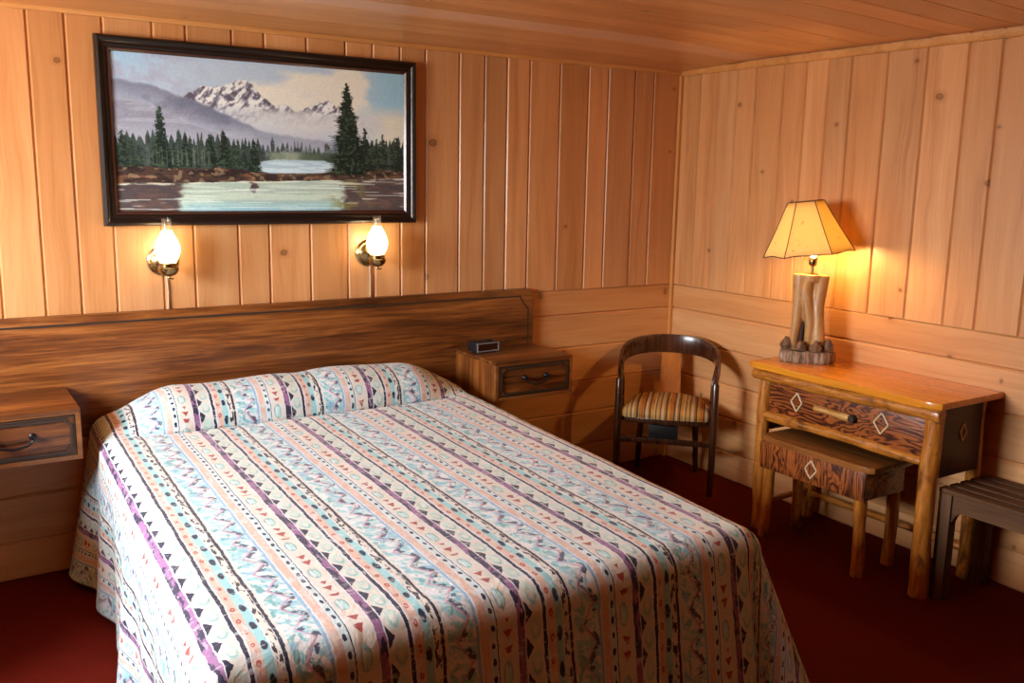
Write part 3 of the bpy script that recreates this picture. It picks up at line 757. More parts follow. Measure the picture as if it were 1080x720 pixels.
def smooth01(t): t = np.clip(t, 0, 1); return t * t * (3 - 2 * t)
def build_spread():
    S = 250; T = 330
    DROP = .645 - .035
    r = RF; q = r * PI / 2
    halfS = HW + DROP - r + q - r       # arclength from the centre to the hem
    # along-bed profile with the pillow roll, computed per column
    sgrid = np.linspace(-halfS, halfS, S)
    bm = bmesh.new(); uv = bm.loops.layers.uv.verify()
    def drape(e, flare):
        """e: arclength past the flat top. returns (outset, drop)"""
        q = r * PI / 2
        a = np.clip(e / r, 0, PI / 2)
        out = r * np.sin(a); dr = r * (1 - np.cos(a))
        rest = np.maximum(0, e - q)
        return out + rest * flare, dr + rest * np.sqrt(1 - flare ** 2)
    nz = lambda a, b, k: float(vnoise(np.array([[a]]), np.array([[b]]), 1, 1, k, 3)[0, 0]) - .5
    flatW = HW - r
    # parameter along: pillow arc part (0..1) then top, then foot drape
    tp = np.concatenate([np.linspace(0, 1, 64, endpoint=False), np.linspace(1, 2, 190, endpoint=False), np.linspace(2, 3, 76)])
    ytop1 = YFOOT + r
    yfold = -.386
    footlen = DROP - r + q
    Lnoise = vnoise(*np.meshgrid(np.linspace(0, 9, S), np.linspace(0, 11, len(tp))), 1, 1, 61, 3) - .5
    verts = []; uvs = []
    for j, t in enumerate(tp):
        row = []; ruv = []
        for i, sv in enumerate(sgrid):
            sa = abs(sv); sg = 1 if sv >= 0 else -1
            es = max(0.0, sa - flatW); xin = min(sa, flatW)
            # pillow height across the bed
            xx = sv
            hgt = float(smooth01((flatW + .10 - sa) / .34)) 
            hgt *= 1.0 + .07 * math.sin(xx * 7.0 + 1.0) - .10 * math.exp(-((xx - .02) / .10) ** 2)
            ztopc = .645
            if t < 1:
                th = PI - t * (PI + .42)
                a, b = .183, .135 * hgt
                yc = -.226
                yy = yc - a * math.cos(th)
                s_ = math.sin(th)
                ex = .72
                zz = ztopc + b * (abs(s_) ** ex) * (1 if s_ > 0 else -1)
                if s_ < 0: zz = ztopc - .030 * hgt * abs(s_) / .41
                if hgt < 1:
                    ylin = YH + (yfold - YH) * t
                    yy = yy * hgt + ylin * (1 - hgt)
                vpar = t * (.48 + .20)
                ee = 0.0
            elif t < 2:
                k = t - 1
                yy = yfold + (ytop1 - yfold) * k
                zz = ztopc - .022 * k - .030 * min(1.0, max(0.0, hgt)) * math.exp(-k * 60)
                vpar = .68 + (yfold - ytop1) * k
                ee = 0.0
            else:
                k = t - 2
                yy = ytop1; zz = ztopc - .022; ee = k * footlen
                vpar = .68 + (yfold - ytop1) + ee
            # flare
            head = float(smooth01((yy + .36) / .22)) if t < 2 else 0.0
            fside = .05 + (.19 * head if sg < 0 else .10 * head) + (.05 if sg < 0 else .13) * float(smooth01((-yy - 1.5) / .6))
            if ee <= 0:
                o, d = drape(np.array(es), min(.6, fside)); o, d = float(o), float(d)
                px = sg * (xin + o); py = yy; pz = zz - d
                if es > 0: # long soft folds in the hanging side
                    rest = max(0, es - q) / (DROP - r)
                    px += sg * rest * .020 * math.sin(yy * 9 + sg) + sg * rest * .012 * math.sin(yy * 21)
                    pz = max(pz, .022 + (.035 * head if sg < 0 else 0))
            else:
                if es <= 0:
                    o, d = drape(np.array(ee), .17); o, d = float(o), float(d)
                    rest = max(0, ee - q) / (DROP - r)
                    px = sg * xin; py = yy - o - rest * (.012 * math.sin(xx * 10 + .7) + .006 * math.sin(xx * 27)); pz = zz - d
                else:
                    ang = math.atan2(ee, es)      # 0 = side, 90deg = foot
                    dist = max(es, ee) ; flr = (.17 if sg > 0 else .12) + .15 * math.sin(2 * ang) ** 2
                    o, d = drape(np.array(dist), flr); o, d = float(o), float(d)
                    rest = max(0, dist - q) / (DROP - r)
                    o += rest * .022 * math.sin(ang * 8)
                    ca, sa_ = math.cos(ang), math.sin(ang); sq = (ca ** 5 + sa_ ** 5) ** (-.2)
                    px = sg * (flatW + o * ca * sq); py = ytop1 - o * sa_ * sq; pz = zz - d
                pz = max(pz, .022)
            # slight surface irregularity
            if pz > .3: pz += .006 * Lnoise[j, i]
            else: px += .004 * Lnoise[j, i]
            row.append((xc_at(py) + px, py, pz)); ruv.append((sv - .050 - .045 * min(1.0, max(0.0, (vpar - .5) / 1.8)), vpar))
        verts.append(row); uvs.append(ruv)
    V = [[bm.verts.new(p) for p in row] for row in verts]
    for j in range(len(tp) - 1):
        for i in range(S - 1):
            f = bm.faces.new((V[j][i], V[j + 1][i], V[j + 1][i + 1], V[j][i + 1]))
            for l, (a, b) in zip(f.loops, ((j, i), (j + 1, i), (j + 1, i + 1), (j, i + 1))): l[uv].uv = uvs[a][b]
    return bm
bs = finish(build_spread(), 'bedspread', m_spread, origin=(-2.39, -1.1, 0), sharp=3.0)
tag(bs, 'white, aqua and peach bedspread with painted stripes draped over the bed and pillows', 'bedspread')
sm = bs.modifiers.new('cloth_thickness', 'SOLIDIFY'); sm.thickness = .006; sm.offset = -1

# ------------------------------------------------------------------ wall sconces
def sconce(x, zc, label, cord_dx):
    r = thing('wall_sconce', (x, 0, zc), label, 'wall lamp', group='oil-lamp style sconces under the painting')
    cy = -.100
    bm = B(); lathe(bm, [(.061, .001), (.062, .006), (.054, .013), (.045, .012), (.038, .018), (.022, .026), (.012, .030), (0, .031)], (x, 0, zc), 36, 'y'); part('back_plate', bm, m_brass, r)
    bm = B(); tube(bm, [(x, -.025, zc - .005), (x, -.045, zc - .025), (x, -.065, zc - .040), (x, cy + .01, zc - .042)], .006, 10); part('arm', bm, m_brass, r)
    bm = B(); b0 = zc - .055
    lathe(bm, [(0, b0 - .012), (.004, b0 - .012), (.006, b0 - .006), (.004, b0 - .001), (.012, b0), (.028, b0 + .006), (.038, b0 + .018), (.041, b0 + .032), (.038, b0 + .036), (.033, b0 + .038), (.033, b0 + .040), (.036, b0 + .042), (.036, b0 + .045), (.033, b0 + .047), (.033, b0 + .049), (.036, b0 + .051), (.036, b0 + .054), (.033, b0 + .056), (0, b0 + .056)], (x, cy, 0), 36); bo = part('bowl', bm, m_brass, r)
    bm = B(); tube(bm, [(x, cy, b0 - .010), (x + .012, cy - .004, b0 - .011), (x + .018, cy - .006, b0 - .010)], .0032, 8); part('switch_key', bm, m_brass, bo)
    z = b0 + .055
    prof = [(.031, z), (.033, z + .004), (.040, z + .018), (.048, z + .038), (.050, z + .052), (.047, z + .070), (.039, z + .092), (.028, z + .112), (.020, z + .130)]
    bm = B(); n = len(prof)
    inner = [(a - .0022, h) for a, h in prof[::-1]]
    bm2 = B(); lathe_open(bm2, prof + inner, (x, cy, 0), 40); part('chimney', bm2, m_frost, r, 'frosted glowing glass globe')
    top = [(.020, z + .1305), (.0185, z + .145), (.0180, z + .168), (.0190, z + .176)]
    bm2 = B(); lathe_open(bm2, top + [(a - .002, h) for a, h in top[::-1]], (x, cy, 0), 40); part('chimney_collar', bm2, m_clear, r, 'clear glass chimney top')
    bm = B(); lathe(bm, [(0, z + .006), (.008, z + .008), (.009, z + .022), (.014, z + .034), (.016, z + .050), (.012, z + .068), (.005, z + .082), (0, z + .086)], (x, cy, 0), 20); part('bulb', bm, m_bulb, r, 'lit flame-shaped bulb')
    bm = B(); zz0 = zc - .055; xx = x + cord_dx
    tube(bm, [(xx, -.008, zz0 + .02), (xx, -.006, zz0 - .02), (xx + .003, -.006, zz0 - .07), (xx + .001, -.006, 1.060), (xx + .001, -.010, 1.052 + .006)], .0036, 8); part('cord', bm, m_cord, r, 'pale electric cord')
    return r
def lathe_open(bm, prof, c, seg):
    rings = [[bm.verts.new((c[0] + a * math.cos(2 * PI * k / seg), c[1] + a * math.sin(2 * PI * k / seg), h + c[2])) for k in range(seg)] for a, h in prof]
    n = len(rings)
    for i in range(n):
        A, Bq = rings[i], rings[(i + 1) % n]
        for k in range(seg): bm.faces.new((A[k], A[(k + 1) % seg], Bq[(k + 1) % seg], Bq[k]))
sconce(-2.812, 1.258, 'lit brass sconce with glass chimney below the left end of the painting', .012)
sconce(-1.898, 1.264, 'lit brass sconce with glass chimney below the right end of the painting', .004)

# ------------------------------------------------------------------ barrel chair in the corner (local: x right, y back)
ch = thing('barrel_chair', (-.314, -.354, 0), 'dark curved-back wooden chair with striped seat in the room corner', 'chair', rz=-PI / 4)
def seat_poly(w0, w1, y0, y1, n=10):
    pts = []
    for k in range(n + 1):                    # rear arc
        a = PI * k / n; pts.append((w1 * math.cos(a), y1 - .12 + .12 * math.sin(a)))
    pts += [(-w1 - (w0 - w1) * .5, (y0 + y1) / 2 - .02), (-w0, y0 + .03), (-w0 + .03, y0), (0, y0 - .015), (w0 - .03, y0), (w0, y0 + .03), (w1 + (w0 - w1) * .5, (y0 + y1) / 2 - .02)]
    return pts
bm = B(); pl = seat_poly(.236, .195, -.215, .20)
nlev = [(1.0, .398), (1.015, .412), (1.01, .428), (.97, .443), (.86, .456), (.62, .465), (.3, .468)]
rings = [[bm.verts.new((p[0] * k, p[1] * k, z)) for p in pl] for k, z in nlev]
for a in range(len(rings) - 1):
    for i in range(len(pl)): bm.faces.new((rings[a][i], rings[a][(i + 1) % len(pl)], rings[a + 1][(i + 1) % len(pl)], rings[a + 1][i]))
bm.faces.new(rings[0][::-1]); bm.faces.new(rings[-1]); part('seat', bm, m_seat, ch, 'striped upholstered seat', shift=False, sharp=1.2)
bm = B(); prism(bm, seat_poly(.228, .188, -.208, .195), 2, .370, .398, .004); part('seat_frame', bm, m_darkwood, ch, shift=False)
for sx in (-1, 1):
    bm = B(); tube(bm, [(sx * .245, -.205, 0), (sx * .247, -.203, .2), (sx * .247, -.200, .42), (sx * .246, -.196, .590), (sx * .246, -.195, .606)], [.0155, .018, .020, .018, .012], 12); part('leg', bm, m_darkwood, ch, shift=False)
    bm = B(); tube(bm, [(sx * .165, .20, 0), (sx * .155, .175, .2), (sx * .145, .150, .38), (sx * .145, .165, .42)], [.014, .017, .019, .017], 12); part('leg', bm, m_darkwood, ch, shift=False)
def hoop():
    key = [(.232, -.150, .40, .036, .022), (.236, -.155, .50, .036, .022), (.240, -.150, .585, .044, .024), (.250, -.11, .640, .056, .026), (.254, .0, .676, .070, .028), (.230, .10, .700, .086, .030), (.168, .175, .716, .096, .030), (.085, .212, .724, .100, .030), (0, .222, .726, .102, .030)]
    key = key + [(-a, b, c, h, w) for a, b, c, h, w in key[-2::-1]]
    K = np.array(key); n = len(K); ts = np.linspace(0, n - 1, 97); P = np.zeros((97, 5))
    for d in range(5):
        for j, t in enumerate(ts):          # Catmull-Rom
            i = min(int(t), n - 2); f = t - i; p0, p1, p2, p3 = K[max(i - 1, 0), d], K[i, d], K[i + 1, d], K[min(i + 2, n - 1), d]
            P[j, d] = .5 * (2 * p1 + (p2 - p0) * f + (2 * p0 - 5 * p1 + 4 * p2 - p3) * f * f + (3 * p1 - p0 - 3 * p2 + p3) * f ** 3)
    bm = B(); rings = []
    for j in range(97):
        d = Vector(P[min(j + 1, 96), :3] - P[max(j - 1, 0), :3]).normalized(); c = Vector(P[j, :3])
        outw = Vector((c.x, c.y + .02, 0)); outw = (outw - d * outw.dot(d)).normalized(); up = d.cross(outw)
        if up.z < 0 : up = -up
        h, w = P[j, 3] / 2, P[j, 4] / 2; e = .35
        sec = [(-w, -h * (1 - e)), (-w * (1 - e), -h), (w * (1 - e), -h), (w, -h * (1 - e)), (w, h * (1 - e)), (w * (1 - e), h), (-w * (1 - e), h), (-w, h * (1 - e))]
        if up.dot(Vector((0, 0, 1))) < .05: pass
        rings.append([bm.verts.new(c + outw * a + up * b) for a, b in sec])
    for j in range(96):
        for k in range(8): bm.faces.new((rings[j][k], rings[j][(k + 1) % 8], rings[j + 1][(k + 1) % 8], rings[j + 1][k]))
    bm.faces.new(rings[0][::-1]); bm.faces.new(rings[-1]); return bm
part('back_rail', hoop(), m_darkwood, ch, shift=False, sharp=.9)
bm = B()
for k in range(2): pass
pts = [(-.060, .150, .40), (.060, .150, .40), (.052, .215, .72), (-.052, .215, .72)]
n = 8; g1 = []
for i in range(n + 1):
    t = i / n; hw = .060 - .008 * t; yy = .155 + .067 * t + .010 * math.sin(PI * t); zz = .40 + .295 * t
    g1.append([bm.verts.new((sx * hw, yy + dy, zz)) for sx, dy in ((-1, -.006), (1, -.006), (1, .006), (-1, .006))])
for i in range(n):
    for k in range(4): bm.faces.new((g1[i][k], g1[i][(k + 1) % 4], g1[i + 1][(k + 1) % 4], g1[i + 1][k]))
bm.faces.new(g1[0][::-1]); bm.faces.new(g1[-1]); part('splat', bm, m_splat, ch, 'lighter wood back splat', shift=False)
bm = B(); box(bm, (-.235, -.212, .262), (.235, -.190, .290), .004); part('stretcher', bm, m_darkwood, ch, shift=False)
bm = B(); box(bm, (-.085, -.185, .270), (.065, -.165, .356), .003); part('brace_block', bm, m_black, ch, 'black block under the seat', shift=False)

# ------------------------------------------------------------------ rustic log desk
dk = thing('log_desk', (-.22, -1.525, 0), 'rustic log desk with orange varnished top against the right wall', 'desk')
def wavy_slab(x0, x1, y0, y1, z0, z1, amp, seed, bev=.008):
    """slab with one live (wavy) edge at x0"""
    bm = B(); r = random.Random(seed); n = 26; ph = [r.random() * 6 for _ in range(3)]
    poly = []
    for i in range(n + 1):
        t = i / n; yy = y0 + (y1 - y0) * t
        w = amp * (math.sin(5 * t + ph[0]) + .6 * math.sin(13 * t + ph[1]) + .35 * math.sin(29 * t + ph[2]))
        e = min(t, 1 - t); c = .018 * max(0, 1 - e / .03) ** 2
        poly.append((x0 + w + c, yy))
    poly += [(x1, y1), (x1, y0)]
    prism(bm, poly, 2, z0, z1, bev); return bm
part('tabletop', wavy_slab(-.448, -.003, -1.990, -1.022, .775, .803, .004, 3), m_desktop, dk, sharp=.6)
R = random.Random(8)
bm = B(); log(bm, (-.412, -1.985, .748), (-.412, -1.045, .748), .029, .027, 22, 14, .06, .004, R); part('apron_rail', bm, m_log_y, dk)
bm = B(); log(bm, (-.398, -1.935, .556), (-.398, -1.115, .552), .0225, .025, 22, 14, .09, .004, R); part('lower_rail', bm, m_log_y, dk)
for xx, yy, rr, zt in ((-.398, -1.105, .033, .735), (-.400, -1.948, .037, .735), (-.062, -1.115, .028, .774), (-.062, -1.93, .030, .774)):
    bm = B(); log(bm, (xx, yy, 0), (xx + .004, yy + .003, zt), rr * 1.02, rr * .93, 18, 14, .05, .005, R); part('leg', bm, m_log_z, dk)
bm = B(); box(bm, (-.405, -1.918, .566), (-.385, -1.130, .732), .002); dw = part('drawer', bm, m_ply, dk, 'dark red stained plywood drawer front')
bm = B(); log(bm, (-.418, -1.580, .650), (-.418, -1.400, .656), .0155, .0165, 8, 12, .05, .001, R)
part('handle', bm, m_pale_log, dw, 'pale half-log drawer handle')
bm = B(); lathe(bm, [(0, -.432), (.015, -.431), (.017, -.426), (.017, -.405)], (0, -1.592, .650), 16, 'x'); part('knot', bm, m_bark, dw, 'dark round knot beside the handle')
def diamond(plane, a, b, c, ha, hb, name, root):
    """four twigs laid as a diamond on a plane. plane 'x': surface x=c, centre (y=a,z=b); 'y': surface y=c, centre (x=a,z=b)"""
    bm = B(); P = [(a - ha, b), (a, b + hb), (a + ha, b), (a, b - hb)]
    for i in range(4):
        p, q_ = P[i], P[(i + 1) % 4]
        A = (c, p[0], p[1]) if plane == 'x' else (p[0], c, p[1]); Bq = (c, q_[0], q_[1]) if plane == 'x' else (q_[0], c, q_[1])
        log(bm, A, Bq, .0042, .0042, 4, 8, .04, .0006, R)
    return part(name, bm, m_twig, root, 'pale twig diamond')
diamond('x', -1.290, .655, -.407, .030, .042, 'twig_diamond', dw)
diamond('x', -1.722, .660, -.407, .034, .044, 'twig_diamond', dw)
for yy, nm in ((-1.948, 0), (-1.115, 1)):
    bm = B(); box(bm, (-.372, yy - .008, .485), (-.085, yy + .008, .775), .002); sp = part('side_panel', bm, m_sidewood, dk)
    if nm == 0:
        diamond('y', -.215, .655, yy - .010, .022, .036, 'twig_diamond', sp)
bm = B(); box(bm, (-.070, -1.92, .50), (-.055, -1.12, .775)); part('back_panel', bm, m_ply, dk)
bm = B(); log(bm, (-.064, -1.945, .125), (-.064, -1.105, .122), .018, .016, 16, 12, .07, .004, R); part('stretcher', bm, m_log_y, dk)
for yy in (-1.112, -1.938):
    bm = B(); log(bm, (-.390, yy, .135), (-.064, yy, .135), .016, .015, 10, 12, .07, .003, R); part('stretcher', bm, m_log_x, dk) if yy > -1.5 else bm.free()

# stool under the desk
st = thing('log_stool', (-.34, -1.435, 0), 'low log stool with a twig diamond pushed under the desk', 'stool')
part('seat', wavy_slab(-.478, -.200, -1.748, -1.146, .455, .484, .004, 9, .010), m_stooltop, st, sharp=.6)
for xx, yy in ((-.450, -1.195), (-.450, -1.695), (-.232, -1.195), (-.232, -1.690)):
    bm = B(); log(bm, (xx, yy, 0), (xx, yy, .457), .027, .025, 12, 14, .05, .004, R); part('leg', bm, m_log_z, st)
bm = B(); box(bm, (-.482, -1.725, .335), (-.468, -1.165, .456), .002); ap = part('apron', bm, m_ply_z, st, 'reddish plywood front apron')
diamond('x', -1.455, .400, -.4835, .030, .040, 'twig_diamond', ap)
for yy in (-1.718, -1.172):
    bm = B(); box(bm, (-.468, yy - .006, .340), (-.215, yy + .006, .456), .002); part('apron', bm, m_ply, st)

# ------------------------------------------------------------------ slatted bench
bn = thing('slatted_bench', (-.2, -2.46, 0), 'weathered brown slatted bench beside the desk along the right wall', 'bench')
y0, y1 = -2.96, -1.972
xs_ = np.linspace(-.338, -.062, 5)
for xx in xs_:
    bm = B(); box(bm, (xx - .025, y0, .438), (xx + .025, y1, .458), .004); part('slat', bm, m_benchwood, bn)
for xx in (-.338, -.062):
    for yy in (y0 + .028, y1 - .028):
        bm = B(); box(bm, (xx - .024, yy - .026, 0), (xx + .024, yy + .026, .438), .004); part('leg', bm, m_benchwood_z, bn)
def bracket_rail(x0, x1, ya, yb):
    poly = [(ya, .437), (ya, .330)]
    for k in range(7):
        a = PI / 2 * k / 6; poly.append((ya + .040 * (1 - math.cos(a)) + .006, .330 + .045 * math.sin(a)))
    for k in range(6, -1, -1):
        a = PI / 2 * k / 6; poly.append((yb - .040 * (1 - math.cos(a)) - .006, .330 + .045 * math.sin(a)))
    poly += [(yb, .330), (yb, .437)]
    bm = B(); prism(bm, poly, 0, x0, x1, .002); return bm
for xx in (-.338, -.062):
    part('rail', bracket_rail(xx - .014, xx + .014, y0 + .054, y1 - .054), m_benchwood, bn)
for yy in (y0 + .028, y1 - .028):
    bm = B(); box(bm, (-.314, yy - .013, .375), (-.086, yy + .013, .437), .003); part('rail', bm, m_benchwood, bn)

# ------------------------------------------------------------------ table lamp (local: x to the right of the view, y away)
LAMP_RZ = math.atan2(-.776, .631)
lp = thing('table_lamp', (-.215, -1.165, .803), 'lit table lamp with a twisted driftwood base and parchment shade on the desk', 'lamp', rz=LAMP_RZ)
bm = B(); rings = []; nseg = 44; rr_ = random.Random(4); ph = [rr_.random() * 6 for _ in range(4)]
for z, k in ((.0, .95), (.006, 1.0), (.028, 1.01), (.048, 1.0), (.054, .96)):
    ring = []
    for i in range(nseg):
        t = 2 * PI * i / nseg; w = 1 + .05 * math.sin(3 * t + ph[0]) + .03 * math.sin(7 * t + ph[1] + z * 30) + .02 * math.sin(13 * t + ph[2])
        c, s_ = math.cos(t), math.sin(t); sq = (abs(c) ** 3 + abs(s_) ** 3) ** (-1 / 3)
        ring.append(bm.verts.new((.122 * k * w * c * sq * .98, .075 * k * w * s_ * sq, z)))
    rings.append(ring)
for a in range(4):
    for i in range(nseg): bm.faces.new((rings[a][i], rings[a][(i + 1) % nseg], rings[a + 1][(i + 1) % nseg], rings[a + 1][i]))
bm.faces.new(rings[0][::-1]); bm.faces.new(rings[-1]); part('base_slab', bm, m_slabbark, lp, 'bark-edged wood slice base', shift=False, sharp=1.0)
# trunk: three stems grown together
bm = B(); z0, z1 = .050, .405
tube(bm, [(-.060, -.004, z0), (-.056, -.006, .12), (-.050, -.004, .20), (-.046, .0, .29), (-.044, 0, .36), (-.043, 0, z1)], [.020, .022, .026, .032, .037, .038], 14, .03)
tube(bm, [(.050, -.004, z0), (.046, -.010, .11), (.040, -.006, .18), (.036, 0, .26), (.044, 0, .34), (.048, 0, z1)], [.036, .034, .032, .030, .030, .032], 14, .03)
tube(bm, [(-.008, -.008, z0), (.004, -.014, .10), (.008, -.018, .17), (-.006, -.014, .25), (-.022, -.008, .33), (-.012, 0, z1)], [.018, .019, .024, .026, .030, .034], 14, .03)
tube(bm, [(.01, .022, z0), (.0, .024, .15), (.005, .022, .28), (.01, .012, z1)], [.030, .028, .030, .036], 14, .03)
tube(bm, [(0.0, .004, .372), (0.0, .004, z1)], [.045, .050], 14)
tk = finish(bm, 'trunk', m_trunk, lp)
rm = tk.modifiers.new('grown_together', 'REMESH'); rm.mode = 'VOXEL'; rm.voxel_size = .005; rm.use_smooth_shade = True
sm2 = tk.modifiers.new('soften', 'SMOOTH'); sm2.iterations = 4; sm2.factor = .5
bm = B(); tube(bm, [(-.034, .004, .056), (-.028, .0, .14), (-.020, .0, .20), (-.012, .004, .24)], [.014, .017, .013, .004], 10, .12); tube(bm, [(.022, .0, .26), (.020, -.006, .31), (.018, -.002, .36)], [.004, .011, .005], 10, .1)
part('bark_hollow', bm, m_bark, lp, 'dark bark left in the hollows', shift=False)
# pinecones
def pinecone(c, h, r, tilt, seed):
    bm = B(); rr = random.Random(seed)
    lathe(bm, [(0, 0), (r * .5, h * .06), (r * .66, h * .3), (r * .55, h * .6), (r * .28, h * .88), (0, h)], (0, 0, 0), 14)
    n = 64
    for i in range(n):
        t = (i + .5) / n; a = i * 2.39996; z = h * t * .95; rad = r * (.62 + .38 * math.sin(PI * min(1, t * 1.15 + .12))) * (1 - .55 * t * t)
        ci = Vector((math.cos(a), math.sin(a), 0)); tg = Vector((-math.sin(a), math.cos(a), 0)); w = r * .27 * (1 - .4 * t)
        b0 = ci * rad * .45 + Vector((0, 0, z)); tip = ci * rad * 1.12 + Vector((0, 0, z + h * .05)); th = Vector((0, 0, h * .035))
        vs = [bm.verts.new(p) for p in (b0 - tg * w * .5, b0 + tg * w * .5, tip + tg * w, tip - tg * w, b0 - tg * w * .5 + th, b0 + tg * w * .5 + th, tip + tg * w + th * 1.6, tip - tg * w + th * 1.6)]
        for f in ((3, 2, 1, 0), (4, 5, 6, 7), (0, 1, 5, 4), (1, 2, 6, 5), (2, 3, 7, 6), (3, 0, 4, 7)): bm.faces.new([vs[k] for k in f])
    bmesh.ops.rotate(bm, verts=bm.verts, cent=(0, 0, 0), matrix=Matrix.Rotation(tilt[1], 3, 'Z') @ Matrix.Rotation(tilt[0], 3, 'X'))
    bmesh.ops.translate(bm, verts=bm.verts, vec=c); return bm
for c, h, r, tl, sd in (((-.092, -.012, .054), .058, .027, (.12, .3), 1), ((-.030, -.052, .056), .045, .026, (.1, 1.4), 2), ((.036, -.058, .055), .050, .026, (.15, 2.0), 3), ((.090, -.020, .055), .056, .028, (.1, .9), 4)):
    part('pinecone', pinecone(c, h, r, tl, sd), m_cone, lp, shift=False, smooth=False)
# socket, harp, bulb
bm = B(); lathe(bm, [(.030, .403), (.031, .408), (.012, .412), (.006, .416), (.006, .440), (.014, .444), (.018, .452), (.019, .478), (.016, .482), (0, .483)], (0, 0, 0), 24); part('socket', bm, m_brass, lp, shift=False)
bm = B(); lathe(bm, [(0, .482), (.012, .484), (.013, .500), (.022, .520), (.030, .545), (.028, .565), (.016, .583), (0, .588)], (0, 0, 0), 24); part('bulb', bm, m_bulb2, lp, 'lit light bulb', shift=False)
TILT = Matrix.Rotation(-math.radians(7.0), 4, 'Y')
SZ0, SZ1, SR0, SR1 = .497, .735, .200, .078
SCEN = Vector((0.0, 0, .42))
def tl(p): return (TILT @ (Vector(p) - SCEN)) + SCEN + Vector((-.012, 0, 0))
bm = B(); tube(bm, [tl((sx, 0, z)) for sx, z in ((-.016, .470), (-.045, .50), (-.055, .56), (-.045, .64), (-.02, .690), (0, .705), (.02, .690), (.045, .64), (.055, .56), (.045, .50), (.016, .470))], .0022, 8); part('harp', bm, m_brass, lp, shift=False)
angs = [PI / 6 + k * PI / 3 + PI / 6 for k in range(6)]      # flat panel toward the viewer
def hexp(k, z):
    t = (z - SZ0) / (SZ1 - SZ0); r = SR0 + (SR1 - SR0) * t - .003 * math.sin(PI * t); a = angs[k % 6]; return Vector((r * math.cos(a), r * math.sin(a), z))
nz_ = 9; zs = np.linspace(SZ0, SZ1, nz_); np_ = 9
bm = B(); rows = []
for z in zs:
    row = []
    for k in range(6):
        A, Bq = hexp(k, z), hexp(k + 1, z)
        for j in range(np_):
            f = j / np_; p = A.lerp(Bq, f); t = (z - SZ0) / (SZ1 - SZ0)
            p.z += (.005 * math.sin(PI * f) * (1 - t)) + .002 * math.sin(f * 9 + k * 2) * (1 - t)
            p *= 1; row.append(bm.verts.new(tl(p)))
    rows.append(row)
m = len(rows[0])
for i in range(nz_ - 1):
    for k in range(m): bm.faces.new((rows[i][k], rows[i][(k + 1) % m], rows[i + 1][(k + 1) % m], rows[i + 1][k]))
sh = part('lamp_shade', bm, m_shade, lp, 'glowing parchment shade with six panels', shift=False, sharp=.4)
md = sh.modifiers.new('skin_thickness', 'SOLIDIFY'); md.thickness = .0012
bm = B()
for k in range(6): tube(bm, [tl(hexp(k, z) * 1.004) for z in zs], .0020, 6)
for zi, z in ((0, SZ0), (1, SZ1)):
    loop = []
    for k in range(6):
        A, Bq = hexp(k, z), hexp(k + 1, z)
        for j in range(np_):
            f = j / np_; p = A.lerp(Bq, f); p.z += (.005 * math.sin(PI * f) + .002 * math.sin(f * 9 + k * 2)) * (1 - zi); loop.append(tl(p * 1.002))
    tube(bm, loop, .0022, 6, closed=True)
part('lacing', bm, plain('dark_leather_lacing', (.10, .045, .015), .7), sh, 'dark leather lacing', shift=False)
bm = B()
c0 = tl((0, 0, SZ1 - .03))
for k in range(3): tube(bm, [c0, tl(hexp(k * 2, SZ1 - .002) * .985)], .0015, 6)
lathe(bm, [(0, -.006), (.006, -.004), (.007, .004), (.003, .010), (.005, .018), (0, .022)], tuple(c0), 14); part('finial', bm, m_brass, lp, shift=False)

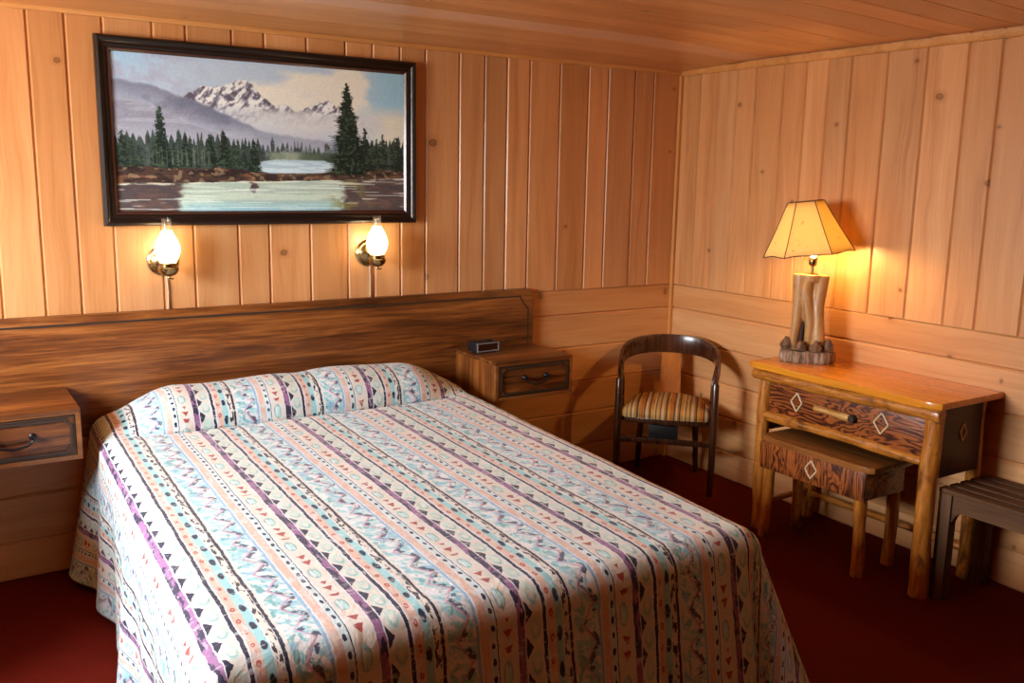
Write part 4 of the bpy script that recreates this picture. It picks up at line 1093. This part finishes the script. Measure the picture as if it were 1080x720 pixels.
# ------------------------------------------------------------------ daylight through the window
W = bpy.data.worlds.new('sky'); SC.world = W; W.use_nodes = True; t = W.node_tree; t.nodes.clear()
tc = t.nodes.new('ShaderNodeTexCoord'); sx = t.nodes.new('ShaderNodeSeparateXYZ'); t.links.new(tc.outputs['Generated'], sx.inputs[0])
rp = t.nodes.new('ShaderNodeValToRGB'); rp.color_ramp.elements[0].position = .47; rp.color_ramp.elements[0].color = (.55, .54, .50, 1); rp.color_ramp.elements[1].position = .56; rp.color_ramp.elements[1].color = (.86, .94, 1.0, 1)
mr = t.nodes.new('ShaderNodeMapRange'); mr.inputs['From Min'].default_value = -1; t.links.new(sx.outputs[2], mr.inputs[0]); t.links.new(mr.outputs[0], rp.inputs[0])
bg = t.nodes.new('ShaderNodeBackground'); bg.inputs[1].default_value = 78.0; t.links.new(rp.outputs[0], bg.inputs[0])
wo = t.nodes.new('ShaderNodeOutputWorld'); t.links.new(bg.outputs[0], wo.inputs[0])
al = bpy.data.lights.new('window_portal', 'AREA'); al.shape = 'RECTANGLE'; al.size = WY1 - WY0; al.size_y = WZ1 - WZ0; al.cycles.is_portal = True
ao = bpy.data.objects.new('window_portal', al); COL.objects.link(ao); ao.location = (XL - .11, (WY0 + WY1) / 2, (WZ0 + WZ1) / 2)
ao.rotation_euler = Matrix(((0, 0, -1), (1, 0, 0), (0, -1, 0))).to_euler()
# make the light's -Z point into the room (+x), its local x along y and y along z
ao.matrix_world = Matrix(((0, 0, -1, XL - .11), (-1, 0, 0, (WY0 + WY1) / 2), (0, 1, 0, (WZ0 + WZ1) / 2), (0, 0, 0, 1)))

# ------------------------------------------------------------------ camera
F, yaw, pit, rol = 965.5995, .5715229, .1766472, .0180465
f = Vector((math.sin(yaw) * math.cos(pit), math.cos(yaw) * math.cos(pit), -math.sin(pit)))
r0 = Vector((math.cos(yaw), -math.sin(yaw), 0)); u0 = r0.cross(f)
r_ = r0 * math.cos(rol) + u0 * math.sin(rol); u_ = -r0 * math.sin(rol) + u0 * math.cos(rol)
cam = bpy.data.cameras.new('camera'); cam.sensor_fit = 'HORIZONTAL'; cam.sensor_width = 36; cam.lens = F / 1080 * 36; cam.clip_start = .05
co_ = bpy.data.objects.new('camera', cam); COL.objects.link(co_)
mw = Matrix((r_, u_, -f)).transposed().to_4x4(); mw.translation = Vector((-3.6343, -3.9490, 1.6180)); co_.matrix_world = mw
SC.camera = co_

vs = SC.view_settings; vs.view_transform = 'Standard'; vs.look = 'None'; vs.gamma = 1.0; vs.use_curve_mapping = False; vs.exposure = 0.0
SC.cycles.use_denoising = True; SC.cycles.max_bounces = 10; SC.cycles.diffuse_bounces = 6; SC.cycles.transparent_max_bounces = 16
SC.cycles.sample_clamp_indirect = 4.0; SC.cycles.caustics_reflective = False; SC.cycles.caustics_refractive = False
